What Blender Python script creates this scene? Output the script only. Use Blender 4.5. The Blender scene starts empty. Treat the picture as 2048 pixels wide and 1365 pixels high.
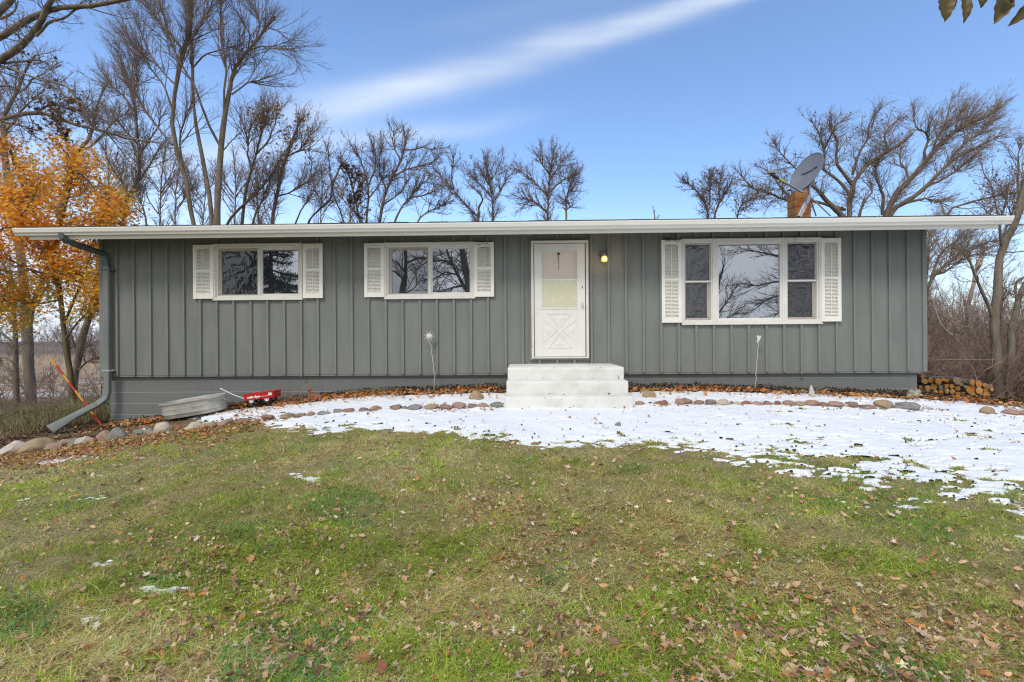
import bpy, bmesh, math, random
import numpy as np
from mathutils import Vector, Matrix, noise as mnoise

random.seed(7)
rng = np.random.default_rng(11)
sc = bpy.context.scene
C = sc.collection
PI = math.pi

# ------------------------------------------------------------------ camera model
EYE = 1.5
CAM = np.array([0.33, -9.089, EYE])
YAW, ROLL = math.radians(1.35), -0.0070
FPX = 1024.0
RM = Matrix.Rotation(YAW, 3, 'Z') @ Matrix.Rotation(PI/2, 3, 'X') @ Matrix.Rotation(ROLL, 3, 'Z')
RN = np.array(RM)

def at(px, py, Y):
    """point on the world plane Y = const seen at photo pixel (px, py)"""
    d = RN @ np.array([(px-1024)/FPX, (682.5-py)/FPX, -1.0])
    t = (Y-CAM[1])/d[1]
    return CAM + d*t

def proj(P):
    q = (np.asarray(P)-CAM) @ RN
    w = np.where(q[..., 2] < -0.05, -q[..., 2], 0.05)
    return 1024+FPX*q[..., 0]/w, 682.5-FPX*q[..., 1]/w, -q[..., 2]

# ------------------------------------------------------------------ numpy noise
_lat = rng.random((256, 256))
def vnoise(x, y, seed=0):
    x = np.asarray(x, float)+seed*17.31; y = np.asarray(y, float)+seed*9.77
    xi = np.floor(x).astype(int); yi = np.floor(y).astype(int)
    fx = x-xi; fy = y-yi
    fx = fx*fx*(3-2*fx); fy = fy*fy*(3-2*fy)
    a = _lat[xi & 255, yi & 255]; b = _lat[(xi+1) & 255, yi & 255]
    c = _lat[xi & 255, (yi+1) & 255]; d = _lat[(xi+1) & 255, (yi+1) & 255]
    return (a*(1-fx)+b*fx)*(1-fy)+(c*(1-fx)+d*fx)*fy
def fbm(x, y, oct=4, seed=0):
    s = 0; a = .5; t = 0
    x = np.asarray(x, float); y = np.asarray(y, float)
    for o in range(oct):
        s = s+a*vnoise(x*2**o, y*2**o, seed+o*3); t += a; a *= .5
    return s/t
def sstep(a, b, x):
    t = np.clip((x-a)/(b-a), 0, 1); return t*t*(3-2*t)

# ------------------------------------------------------------------ ground height (relative to the eye, then + EYE)
GX = np.array([-60, -12, -7.2, -6.2, -5, -4.1, -2.35, -.2, 2.45, 4.3, 6, 7.4, 12, 60.])
GROWS = {
 -40: [-2.6, -2.0, -1.8, -1.75, -1.7, -1.7, -1.65, -1.6, -1.6, -1.6, -1.6, -1.6, -1.7, -2],
 -12: [-2.4, -2.0, -1.75, -1.7, -1.65, -1.62, -1.6, -1.6, -1.6, -1.6, -1.6, -1.6, -1.65, -1.9],
 -6:  [-2.4, -2.0, -1.72, -1.66, -1.6, -1.56, -1.52, -1.5, -1.48, -1.47, -1.47, -1.48, -1.6, -1.9],
 -2.8:[-2.4, -1.95, -1.70, -1.60, -1.46, -1.35, -1.18, -1.10, -1.08, -1.1, -1.15, -1.22, -1.45, -1.9],
 -1.6:[-2.5, -1.9, -1.59, -1.48, -1.30, -1.20, -1.04, -.97, -.955, -.965, -1.03, -1.12, -1.40, -1.9],
 0:   [-2.6, -1.85, -1.42, -1.34, -1.15, -1.055, -.89, -.84, -.84, -.88, -.95, -1.02, -1.36, -1.9],
 4:   [-3.0, -2.2, -1.6, -1.5, -1.3, -1.2, -1.1, -1.0, -1.0, -1.0, -1.05, -1.15, -1.52, -2.1],
 12:  [-3.6, -3.0, -2.4, -2.3, -2.1, -2, -1.9, -1.8, -1.8, -1.8, -1.8, -1.8, -1.95, -2.4],
 40:  [-4.2, -4.2, -4.1, -4.1, -4, -3.9, -3.8, -3.4, -3, -2.8, -2.6, -2.5, -2.5, -2.8],
 120: [-4.4]*7+[-4.0]*4+[-3.4]*3,
 220: [-3.2]*7+[-3.2]*4+[-3.0]*3,
 420: [1.5]*14, 700: [4.0]*14, 1500: [6.0]*14,
}
GY = np.array(sorted(GROWS)); GT = np.array([GROWS[k] for k in sorted(GROWS)])
def _gz(X, Y):
    xi = np.clip(np.searchsorted(GX, X)-1, 0, len(GX)-2); yi = np.clip(np.searchsorted(GY, Y)-1, 0, len(GY)-2)
    fx = np.clip((X-GX[xi])/(GX[xi+1]-GX[xi]), 0, 1); fy = np.clip((Y-GY[yi])/(GY[yi+1]-GY[yi]), 0, 1)
    return (GT[yi, xi]*(1-fx)+GT[yi, xi+1]*fx)*(1-fy)+(GT[yi+1, xi]*(1-fx)+GT[yi+1, xi+1]*fx)*fy
def gz(X, Y):
    X = np.asarray(X, float); Y = np.asarray(Y, float)
    z = (_gz(X, Y)*2+_gz(X-.35, Y)+_gz(X+.35, Y)+_gz(X, Y-.35)+_gz(X, Y+.35)+_gz(X-.8, Y)+_gz(X+.8, Y))/8
    lawn = sstep(-1.2, -2.4, Y)
    return z+EYE+(fbm(X*.8, Y*.8, 3, 5)-.5)*.10*(.3+.7*lawn)+(fbm(X*6, Y*6, 2, 9)-.5)*.02
def hit(px, py):
    """ground point under a photo pixel"""
    d = RN @ np.array([(px-1024)/FPX, (682.5-py)/FPX, -1.0])
    t = np.linspace(1, 60, 3000); P = CAM[None]+d[None]*t[:, None]
    g = gz(P[:, 0], P[:, 1]); k = np.argmax(P[:, 2] < g)
    return P[k]

# ------------------------------------------------------------------ snow cover
SB = np.array([[250, 815], [330, 838], [420, 850], [500, 846], [560, 856], [640, 866], [720, 862], [820, 864], [900, 872], [1000, 880], [1080, 890],
               [1200, 888], [1300, 888], [1400, 898], [1500, 912], [1600, 926], [1700, 938], [1800, 958], [1900, 985], [2050, 1010], [2300, 1040], [3000, 1060]])
PATCH = [(130, 920, 60, 5), (615, 957, 28, 7), (195, 996, 34, 4), (45, 1001, 16, 5), (205, 1129, 30, 6), (300, 1178, 20, 8), (352, 1184, 45, 11),
         (190, 1232, 30, 11), (1555, 943, 12, 4), (1750, 940, 20, 6), (1840, 1000, 40, 7), (30, 893, 40, 5), (130, 888, 30, 5), (215, 878, 20, 5), (290, 866, 24, 6), (1745, 968, 22, 5)]
def snow_m(X, Y, z=None):
    X = np.asarray(X, float); Y = np.asarray(Y, float)
    if z is None: z = gz(X, Y)
    u, v, w = proj(np.stack([X, Y, z], -1))
    yb = np.interp(u, SB[:, 0], SB[:, 1])
    right = sstep(1250, 1750, u)
    edge = (yb-v)/(14+26*right)
    wall = (-.42-Y-.18*(fbm(X*1.7, Y*0, 3, 21)-.4))/.13
    wall = np.where(np.abs(X) < 7.6, wall, (-.9-Y-.5*(X-7.6)*.3)/.3)
    left = (u-345+55*np.clip((822-v)/25, -2, 2))/35
    m = np.minimum(np.minimum(edge, wall), left)
    n1 = fbm(X*2.2, Y*5.5, 4, 31)-.5; n2 = fbm(X*9, Y*22, 3, 37)-.5
    m = np.minimum(m, 1.6)+n1*(2.0+3.0*right)+n2*(1.4+4.2*right)
    # melted specks through the lower snow
    deep = np.clip((yb-v)/70, 0, 1)
    n3 = fbm(X*7, Y*17, 3, 51)
    m = np.where(n3 > .62+.17*deep-.065*right, m-(n3-.62-.17*deep+.065*right)*(22-8*deep), m)
    m = np.where(v > yb+14+60*right, np.minimum(m, -.5), m)
    for (cx, cy, a, b) in PATCH:
        sh = (v-cy)+(u-cx)*(.14 if cx < 600 else -.1)
        r = .75-((u-cx)/a)**2-(sh/(b*.85))**2+(n2*4.5)+n1*1.5
        m = np.maximum(m, np.where((np.abs(u-cx) < a*1.7) & (np.abs(v-cy) < b*3+14), r*.9, -5))
    m = np.where((w > 1) & (Y < .3), m, -5)
    return m

# ------------------------------------------------------------------ materials
MATS = {}
def nt(m):
    m.use_nodes = True; t = m.node_tree; t.nodes.clear(); return t
def mat(name, col, rough=.7, col2=None, nscale=3., detail=5., stretch=(1, 1, 1), bump=0., bscale=20., bstretch=None, metal=0., spec=.4,
        specks=None, attr=None, trans=0., sep=.5, emis=None, coord='Object', bdist=.01):
    if name in MATS: return MATS[name]
    m = bpy.data.materials.new(name); t = nt(m); N = t.nodes; L = t.links
    out = N.new('ShaderNodeOutputMaterial'); b = N.new('ShaderNodeBsdfPrincipled')
    b.inputs['Roughness'].default_value = rough; b.inputs['Metallic'].default_value = metal
    b.inputs['Specular IOR Level'].default_value = spec
    tc = N.new('ShaderNodeTexCoord')
    def mapping(s):
        mp = N.new('ShaderNodeMapping'); mp.inputs['Scale'].default_value = s; L.new(tc.outputs[coord], mp.inputs[0]); return mp.outputs[0]
    csock = None
    if attr:
        a = N.new('ShaderNodeAttribute'); a.attribute_name = attr; csock = a.outputs['Color']
    if col2 is not None:
        n = N.new('ShaderNodeTexNoise'); n.inputs['Scale'].default_value = nscale; n.inputs['Detail'].default_value = detail; n.inputs['Roughness'].default_value = .62
        L.new(mapping(stretch), n.inputs['Vector'])
        r = N.new('ShaderNodeMapRange'); r.inputs['From Min'].default_value = sep-.16; r.inputs['From Max'].default_value = sep+.16
        L.new(n.outputs['Fac'], r.inputs['Value'])
        mx = N.new('ShaderNodeMix'); mx.data_type = 'RGBA'; mx.blend_type = 'MIX'
        L.new(r.outputs[0], mx.inputs['Factor'])
        if attr:
            mx.blend_type = 'MULTIPLY'; mx.inputs[7].default_value = (*col2, 1); L.new(csock, mx.inputs[6])
        else:
            mx.inputs[6].default_value = (*col, 1); mx.inputs[7].default_value = (*col2, 1)
        csock = mx.outputs[2]
    if specks:
        sc_, thr, scol = specks
        n = N.new('ShaderNodeTexNoise'); n.inputs['Scale'].default_value = sc_; n.inputs['Detail'].default_value = 4; L.new(mapping(stretch), n.inputs['Vector'])
        r = N.new('ShaderNodeMapRange'); r.inputs['From Min'].default_value = thr; r.inputs['From Max'].default_value = thr+.02; L.new(n.outputs['Fac'], r.inputs['Value'])
        mx = N.new('ShaderNodeMix'); mx.data_type = 'RGBA'; L.new(r.outputs[0], mx.inputs['Factor']); mx.inputs[7].default_value = (*scol, 1)
        if csock: L.new(csock, mx.inputs[6])
        else: mx.inputs[6].default_value = (*col, 1)
        csock = mx.outputs[2]
    if csock: L.new(csock, b.inputs['Base Color'])
    else: b.inputs['Base Color'].default_value = (*col, 1)
    if bump:
        n = N.new('ShaderNodeTexNoise'); n.inputs['Scale'].default_value = bscale; n.inputs['Detail'].default_value = 6
        L.new(mapping(bstretch or (1, 1, 1)), n.inputs['Vector'])
        bp = N.new('ShaderNodeBump'); bp.inputs['Strength'].default_value = bump; bp.inputs['Distance'].default_value = bdist
        L.new(n.outputs['Fac'], bp.inputs['Height']); L.new(bp.outputs[0], b.inputs['Normal'])
    if emis:
        m.cycles.emission_sampling = 'NONE'
        b.inputs['Emission Color'].default_value = (*emis[0], 1); b.inputs['Emission Strength'].default_value = emis[1]
    sh = b.outputs[0]
    if trans:
        tr = N.new('ShaderNodeBsdfTranslucent'); ms = N.new('ShaderNodeMixShader'); ms.inputs[0].default_value = trans
        if csock: L.new(csock, tr.inputs[0])
        else: tr.inputs[0].default_value = (*col, 1)
        L.new(sh, ms.inputs[1]); L.new(tr.outputs[0], ms.inputs[2]); sh = ms.outputs[0]
    L.new(sh, out.inputs[0]); MATS[name] = m
    return m

def glass(name, fac, base=(.02, .022, .025), wav=0., wscale=3., rough=.0, gcol=(.9, .93, 1)):
    m = bpy.data.materials.new(name); t = nt(m); N = t.nodes; L = t.links
    out = N.new('ShaderNodeOutputMaterial'); d = N.new('ShaderNodeBsdfDiffuse'); g = N.new('ShaderNodeBsdfGlossy'); ms = N.new('ShaderNodeMixShader')
    d.inputs[0].default_value = (*base, 1); g.inputs[0].default_value = (*gcol, 1); g.inputs['Roughness'].default_value = rough
    lw = N.new('ShaderNodeFresnel'); lw.inputs[0].default_value = 1.5
    ad = N.new('ShaderNodeMath'); ad.operation = 'ADD'; ad.inputs[1].default_value = fac; ad.use_clamp = True; L.new(lw.outputs[0], ad.inputs[0]); L.new(ad.outputs[0], ms.inputs[0])
    L.new(d.outputs[0], ms.inputs[1]); L.new(g.outputs[0], ms.inputs[2]); L.new(ms.outputs[0], out.inputs[0])
    if wav:
        tc = N.new('ShaderNodeTexCoord'); n = N.new('ShaderNodeTexNoise'); n.inputs['Scale'].default_value = wscale; n.inputs['Detail'].default_value = 2; n.inputs['Distortion'].default_value = 1.2 if wav > .1 else 0
        L.new(tc.outputs['Object'], n.inputs[0])
        bp = N.new('ShaderNodeBump'); bp.inputs['Strength'].default_value = wav; bp.inputs['Distance'].default_value = .05
        L.new(n.outputs['Fac'], bp.inputs['Height']); L.new(bp.outputs[0], g.inputs['Normal'])
    MATS[name] = m; return m

# ------------------------------------------------------------------ mesh helpers
def link(o, parent=None):
    C.objects.link(o)
    if parent is not None: o.parent = parent
    return o
def tag(o, label=None, cat=None, group=None, kind=None):
    if label: o['label'] = label
    if cat: o['category'] = cat
    if group: o['group'] = group
    if kind: o['kind'] = kind
    return o
def thing(name, label, cat, loc=(0, 0, 0), group=None, rot=(0, 0, 0)):
    o = bpy.data.objects.new(name, None); C.objects.link(o); o.location = loc; o.rotation_euler = rot; o.empty_display_size = .2
    return tag(o, label, cat, group)
def np_mesh(name, V, F, m, parent=None, col=None, smooth=True, off=None):
    """V (n,3); F (k, 3 or 4) or list of such arrays"""
    V = np.asarray(V, np.float32)
    if off is not None: V = V-np.asarray(off, np.float32)
    Fs = F if isinstance(F, list) else [F]
    me = bpy.data.meshes.new(name)
    me.vertices.add(len(V)); me.vertices.foreach_set('co', V.ravel())
    idx = np.concatenate([f.ravel() for f in Fs]).astype(np.int32)
    tot = np.concatenate([np.full(len(f), f.shape[1]) for f in Fs]).astype(np.int32)
    st = np.concatenate([[0], np.cumsum(tot)[:-1]]).astype(np.int32)
    me.loops.add(len(idx)); me.loops.foreach_set('vertex_index', idx)
    me.polygons.add(len(tot)); me.polygons.foreach_set('loop_start', st); me.polygons.foreach_set('loop_total', tot)
    if smooth: me.polygons.foreach_set('use_smooth', np.ones(len(tot), bool))
    if col is not None:
        a = me.color_attributes.new('Col', 'FLOAT_COLOR', 'POINT')
        c = np.ones((len(V), 4), np.float32); c[:, :3] = col; a.data.foreach_set('color', c.ravel())
    me.update(calc_edges=True); me.validate(clean_customdata=False)
    if m: me.materials.append(m)
    return link(bpy.data.objects.new(name, me), parent)

class MB:
    """collects boxes, prisms, tubes into one mesh"""
    def __init__(s): s.v = []; s.f = []
    def add(s, vs, fs):
        n = len(s.v); s.v += [tuple(map(float, p)) for p in vs]; s.f += [tuple(i+n for i in f) for f in fs]
    def box(s, x0, x1, y0, y1, z0, z1):
        s.add([(x0, y0, z0), (x1, y0, z0), (x1, y1, z0), (x0, y1, z0), (x0, y0, z1), (x1, y0, z1), (x1, y1, z1), (x0, y1, z1)],
              [(0, 3, 2, 1), (4, 5, 6, 7), (0, 1, 5, 4), (1, 2, 6, 5), (2, 3, 7, 6), (3, 0, 4, 7)])
    def prism(s, poly, a, b, ax='x'):
        """poly: list of 2D; extruded along ax from a to b"""
        n = len(poly)
        def mk(t, p): return (t, p[0], p[1]) if ax == 'x' else (p[0], t, p[1]) if ax == 'y' else (p[0], p[1], t)
        vs = [mk(a, p) for p in poly]+[mk(b, p) for p in poly]
        s.add(vs, [tuple(range(n))[::-1], tuple(range(n, 2*n))]+[(i, (i+1) % n, n+(i+1) % n, n+i) for i in range(n)])
    def tube(s, pts, r, k=8, cap=True):
        pts = [Vector(p) for p in pts]; rs = r if isinstance(r, (list, tuple)) else [r]*len(pts)
        rings = []; up = None
        for i, p in enumerate(pts):
            t = (pts[min(i+1, len(pts)-1)]-pts[max(i-1, 0)]).normalized()
            if up is None: up = Vector((0, 0, 1)) if abs(t.z) < .9 else Vector((0, 1, 0))
            u = t.cross(up).normalized(); w = u.cross(t).normalized(); up = w
            rings.append([p+(u*math.cos(2*PI*j/k)+w*math.sin(2*PI*j/k))*rs[i] for j in range(k)])
        vs = [q for ring in rings for q in ring]; fs = []
        for i in range(len(pts)-1):
            for j in range(k): fs.append((i*k+j, i*k+(j+1) % k, (i+1)*k+(j+1) % k, (i+1)*k+j))
        if cap: fs += [tuple(range(k))[::-1], tuple((len(pts)-1)*k+j for j in range(k))]
        s.add(vs, fs)
    def rect_tube(s, pts, w, h, tw=None):
        """rectangular section along a path in the XZ/YZ planes; w along local side, h along the other"""
        pts = [Vector(p) for p in pts]; vs = []; fs = []; side = None
        for i, p in enumerate(pts):
            t = (pts[min(i+1, len(pts)-1)]-pts[max(i-1, 0)]).normalized()
            u = Vector((0, 1, 0)).cross(t)
            if u.length < .1: u = Vector((1, 0, 0))
            u.normalize(); q = t.cross(u).normalized()
            ww = w[i] if isinstance(w, list) else w; hh = h[i] if isinstance(h, list) else h
            b = .22
            for (a, c) in ((-1, -1+b), (-1+b, -1), (1-b, -1), (1, -1+b), (1, 1-b), (1-b, 1), (-1+b, 1), (-1, 1-b)):
                vs.append(p+u*a*ww/2+q*c*hh/2)
        k = 8
        for i in range(len(pts)-1):
            for j in range(k): fs.append((i*k+j, i*k+(j+1) % k, (i+1)*k+(j+1) % k, (i+1)*k+j))
        fs += [tuple(range(k))[::-1], tuple((len(pts)-1)*k+j for j in range(k))]
        s.add(vs, fs)
    def lathe(s, prof, c=(0, 0, 0), k=24, sx=1, sy=1):
        vs = [(c[0]+r*sx*math.cos(2*PI*j/k), c[1]+r*sy*math.sin(2*PI*j/k), c[2]+z) for r, z in prof for j in range(k)]
        fs = [(i*k+j, i*k+(j+1) % k, (i+1)*k+(j+1) % k, (i+1)*k+j) for i in range(len(prof)-1) for j in range(k)]
        s.add(vs, fs)
    def build(s, name, m, parent=None, smooth=False, bevel=0., off=None, angle=35):
        me = bpy.data.meshes.new(name)
        v = [(p[0]-off[0], p[1]-off[1], p[2]-off[2]) for p in s.v] if off is not None else s.v
        me.from_pydata(v, [], s.f); me.materials.append(m)
        bm = bmesh.new(); bm.from_mesh(me); bmesh.ops.recalc_face_normals(bm, faces=bm.faces[:])
        if bevel: bmesh.ops.bevel(bm, geom=[e for e in bm.edges if len(e.link_faces) == 2 and e.calc_face_angle(0) > .6], offset=bevel, segments=2, affect='EDGES', profile=.5)
        bm.to_mesh(me); bm.free()
        if smooth:
            me.polygons.foreach_set('use_smooth', [True]*len(me.polygons))
            try: me.set_sharp_from_angle(angle=math.radians(angle))
            except Exception: pass
        return link(bpy.data.objects.new(name, me), parent)
# ------------------------------------------------------------------ look constants
SKYTINT = (1.93, 2.00, 2.10); CLOUD = (7.4, 8.1, 9.0); OVER1 = (6.2, 6.6, 7.2); OVER2 = (9.0, 9.2, 9.6)
SKYSTR = .10; SUNSTR = 1.5; EXPO = 0.26; DENOISE = True; GRASSN = 700000
# ------------------------------------------------------------------ world, sun, camera
SUN_EL, SUN_AZ = math.radians(48), math.radians(-28)     # the sun stands behind the camera, to its left
w = bpy.data.worlds.new("World"); sc.world = w; w.use_nodes = True
t = w.node_tree; t.nodes.clear(); N = t.nodes; L = t.links
def nm(op, a, b=None, c=None, clamp=False):
    n = N.new('ShaderNodeMath'); n.operation = op; n.use_clamp = clamp
    for i, s in enumerate((a, b, c)):
        if s is None: continue
        if isinstance(s, (int, float)): n.inputs[i].default_value = s
        else: L.new(s, n.inputs[i])
    return n.outputs[0]
def nss(a, b, x):
    n = N.new('ShaderNodeMapRange'); n.interpolation_type = 'SMOOTHSTEP'; n.inputs[1].default_value = a; n.inputs[2].default_value = b; L.new(x, n.inputs[0]); return n.outputs[0]
def nmix(f, a, b):
    n = N.new('ShaderNodeMix'); n.data_type = 'RGBA'
    if isinstance(f, (int, float)): n.inputs[0].default_value = f
    else: L.new(f, n.inputs[0])
    for i, s in ((6, a), (7, b)):
        if isinstance(s, tuple): n.inputs[i].default_value = (*s, 1)
        else: L.new(s, n.inputs[i])
    return n.outputs[2]
sky = N.new('ShaderNodeTexSky'); sky.sky_type = 'NISHITA'; sky.sun_disc = False
sky.sun_elevation = SUN_EL; sky.sun_rotation = PI+SUN_AZ; sky.air_density = 1.0; sky.dust_density = .4; sky.ozone_density = 3.2; sky.altitude = 300
tc = N.new('ShaderNodeTexCoord'); sp = N.new('ShaderNodeSeparateXYZ'); L.new(tc.outputs['Generated'], sp.inputs[0])
X_, Y_, Z_ = sp.outputs
yy = nm('MAXIMUM', Y_, .05); U = nm('DIVIDE', X_, yy); V = nm('DIVIDE', Z_, yy)
front = nss(.05, .3, Y_)
def noise_uv(su, sv, scale, rot=.0, detail=5, seed=0.):
    cb = N.new('ShaderNodeCombineXYZ'); L.new(U, cb.inputs[0]); L.new(V, cb.inputs[1]); cb.inputs[2].default_value = seed
    mp = N.new('ShaderNodeMapping'); mp.inputs['Rotation'].default_value = (0, 0, rot); mp.inputs['Scale'].default_value = (su, sv, 1); L.new(cb.outputs[0], mp.inputs[0])
    n = N.new('ShaderNodeTexNoise'); n.inputs['Scale'].default_value = scale; n.inputs['Detail'].default_value = detail; n.inputs['Roughness'].default_value = .55; L.new(mp.outputs[0], n.inputs[0])
    return n.outputs[0]
wisp = noise_uv(1.2, 7.0, 1.6, rot=-.27)
wob = nm('MULTIPLY', nm('SUBTRACT', noise_uv(1, 1, 1.3, seed=3.), .5), .12)
def band(u0, v0, slope, w0, w1, ua, ub, amp):
    """a cirrus streak: centre line v0 + slope (u-u0), half width w0..w1 along it"""
    du = nm('SUBTRACT', U, u0); cen = nm('ADD', nm('MULTIPLY', du, slope), v0)
    d = nm('ABSOLUTE', nm('ADD', nm('SUBTRACT', V, cen), wob))
    s = nss(ua, ub, U) if ua < ub else nm('SUBTRACT', 1.0, nss(ub, ua, U))
    tt = nm('DIVIDE', du, 1.1, clamp=True); ww = nm('ADD', nm('MULTIPLY', tt, w1-w0), w0)
    g = nm('DIVIDE', d, ww); g = nm('MULTIPLY', nm('MULTIPLY', g, g), -1.0); g = nm('EXPONENT', g)
    return nm('MULTIPLY', nm('MULTIPLY', g, s), amp)
b1 = band(-.45, .445, .262, .046, .012, -.62, -.30, .78)
b2 = band(-.40, .385, .14, .022, .02, .12, -.2, .45)
b3 = band(-.25, .60, .20, .03, .03, -.5, 0., .12)
cl = nm('ADD', nm('ADD', b1, b2), b3)
cl = nm('MULTIPLY', cl, nm('ADD', nm('MULTIPLY', wisp, 1.7), -.12))
lowl = nm('MULTIPLY', nss(.55, .05, V) if False else nm('SUBTRACT', 1.0, nss(.12, .60, V)), nm('SUBTRACT', 1.0, nss(-1.0, -.1, U)))
cl = nm('ADD', cl, nm('MULTIPLY', lowl, .62))
hz = nm('SUBTRACT', 1.0, nss(-.02, .30, V))
cl = nm('ADD', cl, nm('MULTIPLY', hz, .62))
cl = nm('MULTIPLY', nm('MULTIPLY', cl, front), .95, clamp=True)
skyc = N.new('ShaderNodeMix'); skyc.data_type = 'RGBA'; skyc.blend_type = 'MULTIPLY'; skyc.inputs[0].default_value = 1; L.new(sky.outputs[0], skyc.inputs[6]); skyc.inputs[7].default_value = SKYTINT+(1,)
c1 = nmix(cl, skyc.outputs[2], CLOUD)
# the thin grey overcast that the windows mirror stands on the camera's side of the sky
ncl = N.new('ShaderNodeTexNoise'); ncl.inputs['Scale'].default_value = 2.2; ncl.inputs['Detail'].default_value = 5; L.new(tc.outputs['Generated'], ncl.inputs[0])
over = nmix(ncl.outputs[0], OVER1, OVER2)
back = nm('SUBTRACT', 1.0, nss(-.35, .30, Y_))
c2 = nmix(back, c1, over)
bg = N.new('ShaderNodeBackground'); bg.inputs[1].default_value = SKYSTR; L.new(c2, bg.inputs[0])
wo = N.new('ShaderNodeOutputWorld'); L.new(bg.outputs[0], wo.inputs[0])

sl = bpy.data.lights.new('sun', 'SUN'); sl.energy = SUNSTR; sl.angle = math.radians(14); sl.color = (1.0, .95, .86)
so = bpy.data.objects.new('sun', sl); C.objects.link(so)
sd = Vector((math.sin(SUN_AZ)*math.cos(SUN_EL), -math.cos(SUN_AZ)*math.cos(SUN_EL), math.sin(SUN_EL)))
so.rotation_euler = sd.to_track_quat('Z', 'Y').to_euler(); so.location = (-6, -20, 20)
cd = bpy.data.cameras.new('camera'); cd.lens = 18; cd.sensor_width = 36; cd.clip_end = 5000; cd.clip_start = .05
co = bpy.data.objects.new('camera', cd); C.objects.link(co); sc.camera = co
co.matrix_world = Matrix.Translation(Vector(CAM)) @ RM.to_4x4()
sc.view_settings.view_transform = 'Standard'; sc.view_settings.look = 'None'; sc.view_settings.exposure = EXPO; sc.view_settings.gamma = 1
sc.render.engine = 'CYCLES'; sc.cycles.max_bounces = 6; sc.cycles.diffuse_bounces = 3; sc.cycles.glossy_bounces = 3; sc.cycles.transparent_max_bounces = 8
sc.cycles.use_denoising = DENOISE
sc.cycles.denoiser = 'OPENIMAGEDENOISE'; sc.cycles.denoising_prefilter = 'NONE'
sc.cycles.pixel_filter_type = 'BLACKMAN_HARRIS'; sc.cycles.filter_width = 1.2; sc.cycles.use_light_tree = False; sc.cycles.use_adaptive_sampling = True; sc.cycles.adaptive_threshold = .005; sc.cycles.adaptive_min_samples = 40

# ------------------------------------------------------------------ ground
def axis(pts):
    out = []
    for a, b, st in pts: out += list(np.arange(a, b, st))
    return np.array(out+[pts[-1][1]])
gx = axis([(-1500, -300, 150), (-300, -60, 30), (-60, -16, 2), (-16, -9, .1), (-9, 12, .05), (12, 16, .1), (16, 60, 2), (60, 300, 30), (300, 1500, 150)])
gy = axis([(-400, -60, 40), (-60, -12, 2), (-12, -7, .1), (-7, -.2, .05), (-.2, 1, .1), (1, 14, .3), (14, 60, 1.5), (60, 300, 10), (300, 1500, 60)])
XX, YY = np.meshgrid(gx, gy, indexing='ij')
ZZ = gz(XX, YY)
ZZ = np.where((np.abs(XX) < 7) & (YY > .2) & (YY < 7.6), ZZ-.15, ZZ)
V0 = np.stack([XX, YY, ZZ], -1).reshape(-1, 3)
ny = len(gy); ii, jj = np.meshgrid(np.arange(len(gx)-1), np.arange(ny-1), indexing='ij')
a = (ii*ny+jj).ravel(); F0 = np.stack([a, a+ny, a+ny+1, a+1], -1)
dist = np.hypot(V0[:, 0], V0[:, 1]+9)
n = fbm(V0[:, 0]*.7, V0[:, 1]*.7, 4, 71)[:, None]
soil = np.array([.17, .17, .06])*(1-n)+np.array([.31, .25, .13])*n
wood = np.array([.13, .085, .05])*(1-n)+np.array([.20, .13, .075])*n
nf = fbm(V0[:, 0]*.04, V0[:, 1]*.12, 4, 73)[:, None]
field = np.array([.38, .25, .13])*(1-nf)+np.array([.50, .36, .21])*nf
snowf = sstep(.56, .60, fbm(V0[:, 0]*.10, V0[:, 1]*.28, 3, 79))[:, None]*(sstep(22, 28, V0[:, 1])*sstep(75, 45, V0[:, 1]))[:, None]
field = field*(1-snowf)+np.array([.75, .75, .78])*snowf
far = np.array([.17, .125, .10])*(1-nf)+np.array([.24, .18, .14])*nf
k1 = np.clip(sstep(-.5, 2.5, V0[:, 1])+sstep(4.3, 5.4, -V0[:, 0])*sstep(-1.8, -1.5, V0[:, 1])+sstep(8.5, 10, -V0[:, 0])*sstep(-3.5, -1.5, V0[:, 1]), 0, 1)[:, None]; k2 = (sstep(20, 30, V0[:, 1])*sstep(12, 0, V0[:, 0]))[:, None]; k3 = sstep(130, 200, V0[:, 1])[:, None]
colg = soil*(1-k1)+wood*k1; colg = colg*(1-k2)+field*k2; colg = colg*(1-k3)+far*k3
# worn soil streak beside the mulch is left to the mulch itself
ground = np_mesh('ground', V0, F0, mat('ground', (.1, .1, .05), .95, attr='Col', col2=(.75, .75, .75), nscale=6, bump=.6, bscale=25, bdist=.03), col=colg)
tag(ground, kind='structure')

# ------------------------------------------------------------------ snow
sx = np.arange(-7.6, 13.5, .019); sy = np.arange(-6.8, -.25, .018)
SX, SY = np.meshgrid(sx, sy, indexing='ij')
zg = gz(SX, SY); m_ = snow_m(SX, SY, zg)
u_, v_, _ = proj(np.stack([SX, SY, zg], -1))
th = np.clip(m_, 0, 1.4)
th = .017*(1-np.exp(-th*1.8))*(.75+.5*fbm(SX*1.2, SY*1.8, 3, 91))+.014*np.clip(m_, 0, 1)*(fbm(SX*5, SY*9, 3, 93)-.3)+.006*np.clip(m_, 0, 1)*fbm(SX*18, SY*26, 2, 94)
th = np.where(m_ > 0, th-.003, -.003+np.clip(m_, -.4, 0)*.11)
ybs = np.interp(u_, SB[:, 0], SB[:, 1]); th = np.where(v_ > ybs+42, np.minimum(th*.25, .005)-.006*(vnoise(SX*30, SY*30, 97) > .62), th)
SV = np.stack([SX, SY, zg+th+.005], -1).reshape(-1, 3)
nsy = len(sy); ii, jj = np.meshgrid(np.arange(len(sx)-1), np.arange(nsy-1), indexing='ij')
a = (ii*nsy+jj).ravel(); SF = np.stack([a, a+nsy, a+nsy+1, a+1], -1)
ok = (m_.reshape(-1) > -.35); keep = ok[SF].sum(1) >= 3
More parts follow.
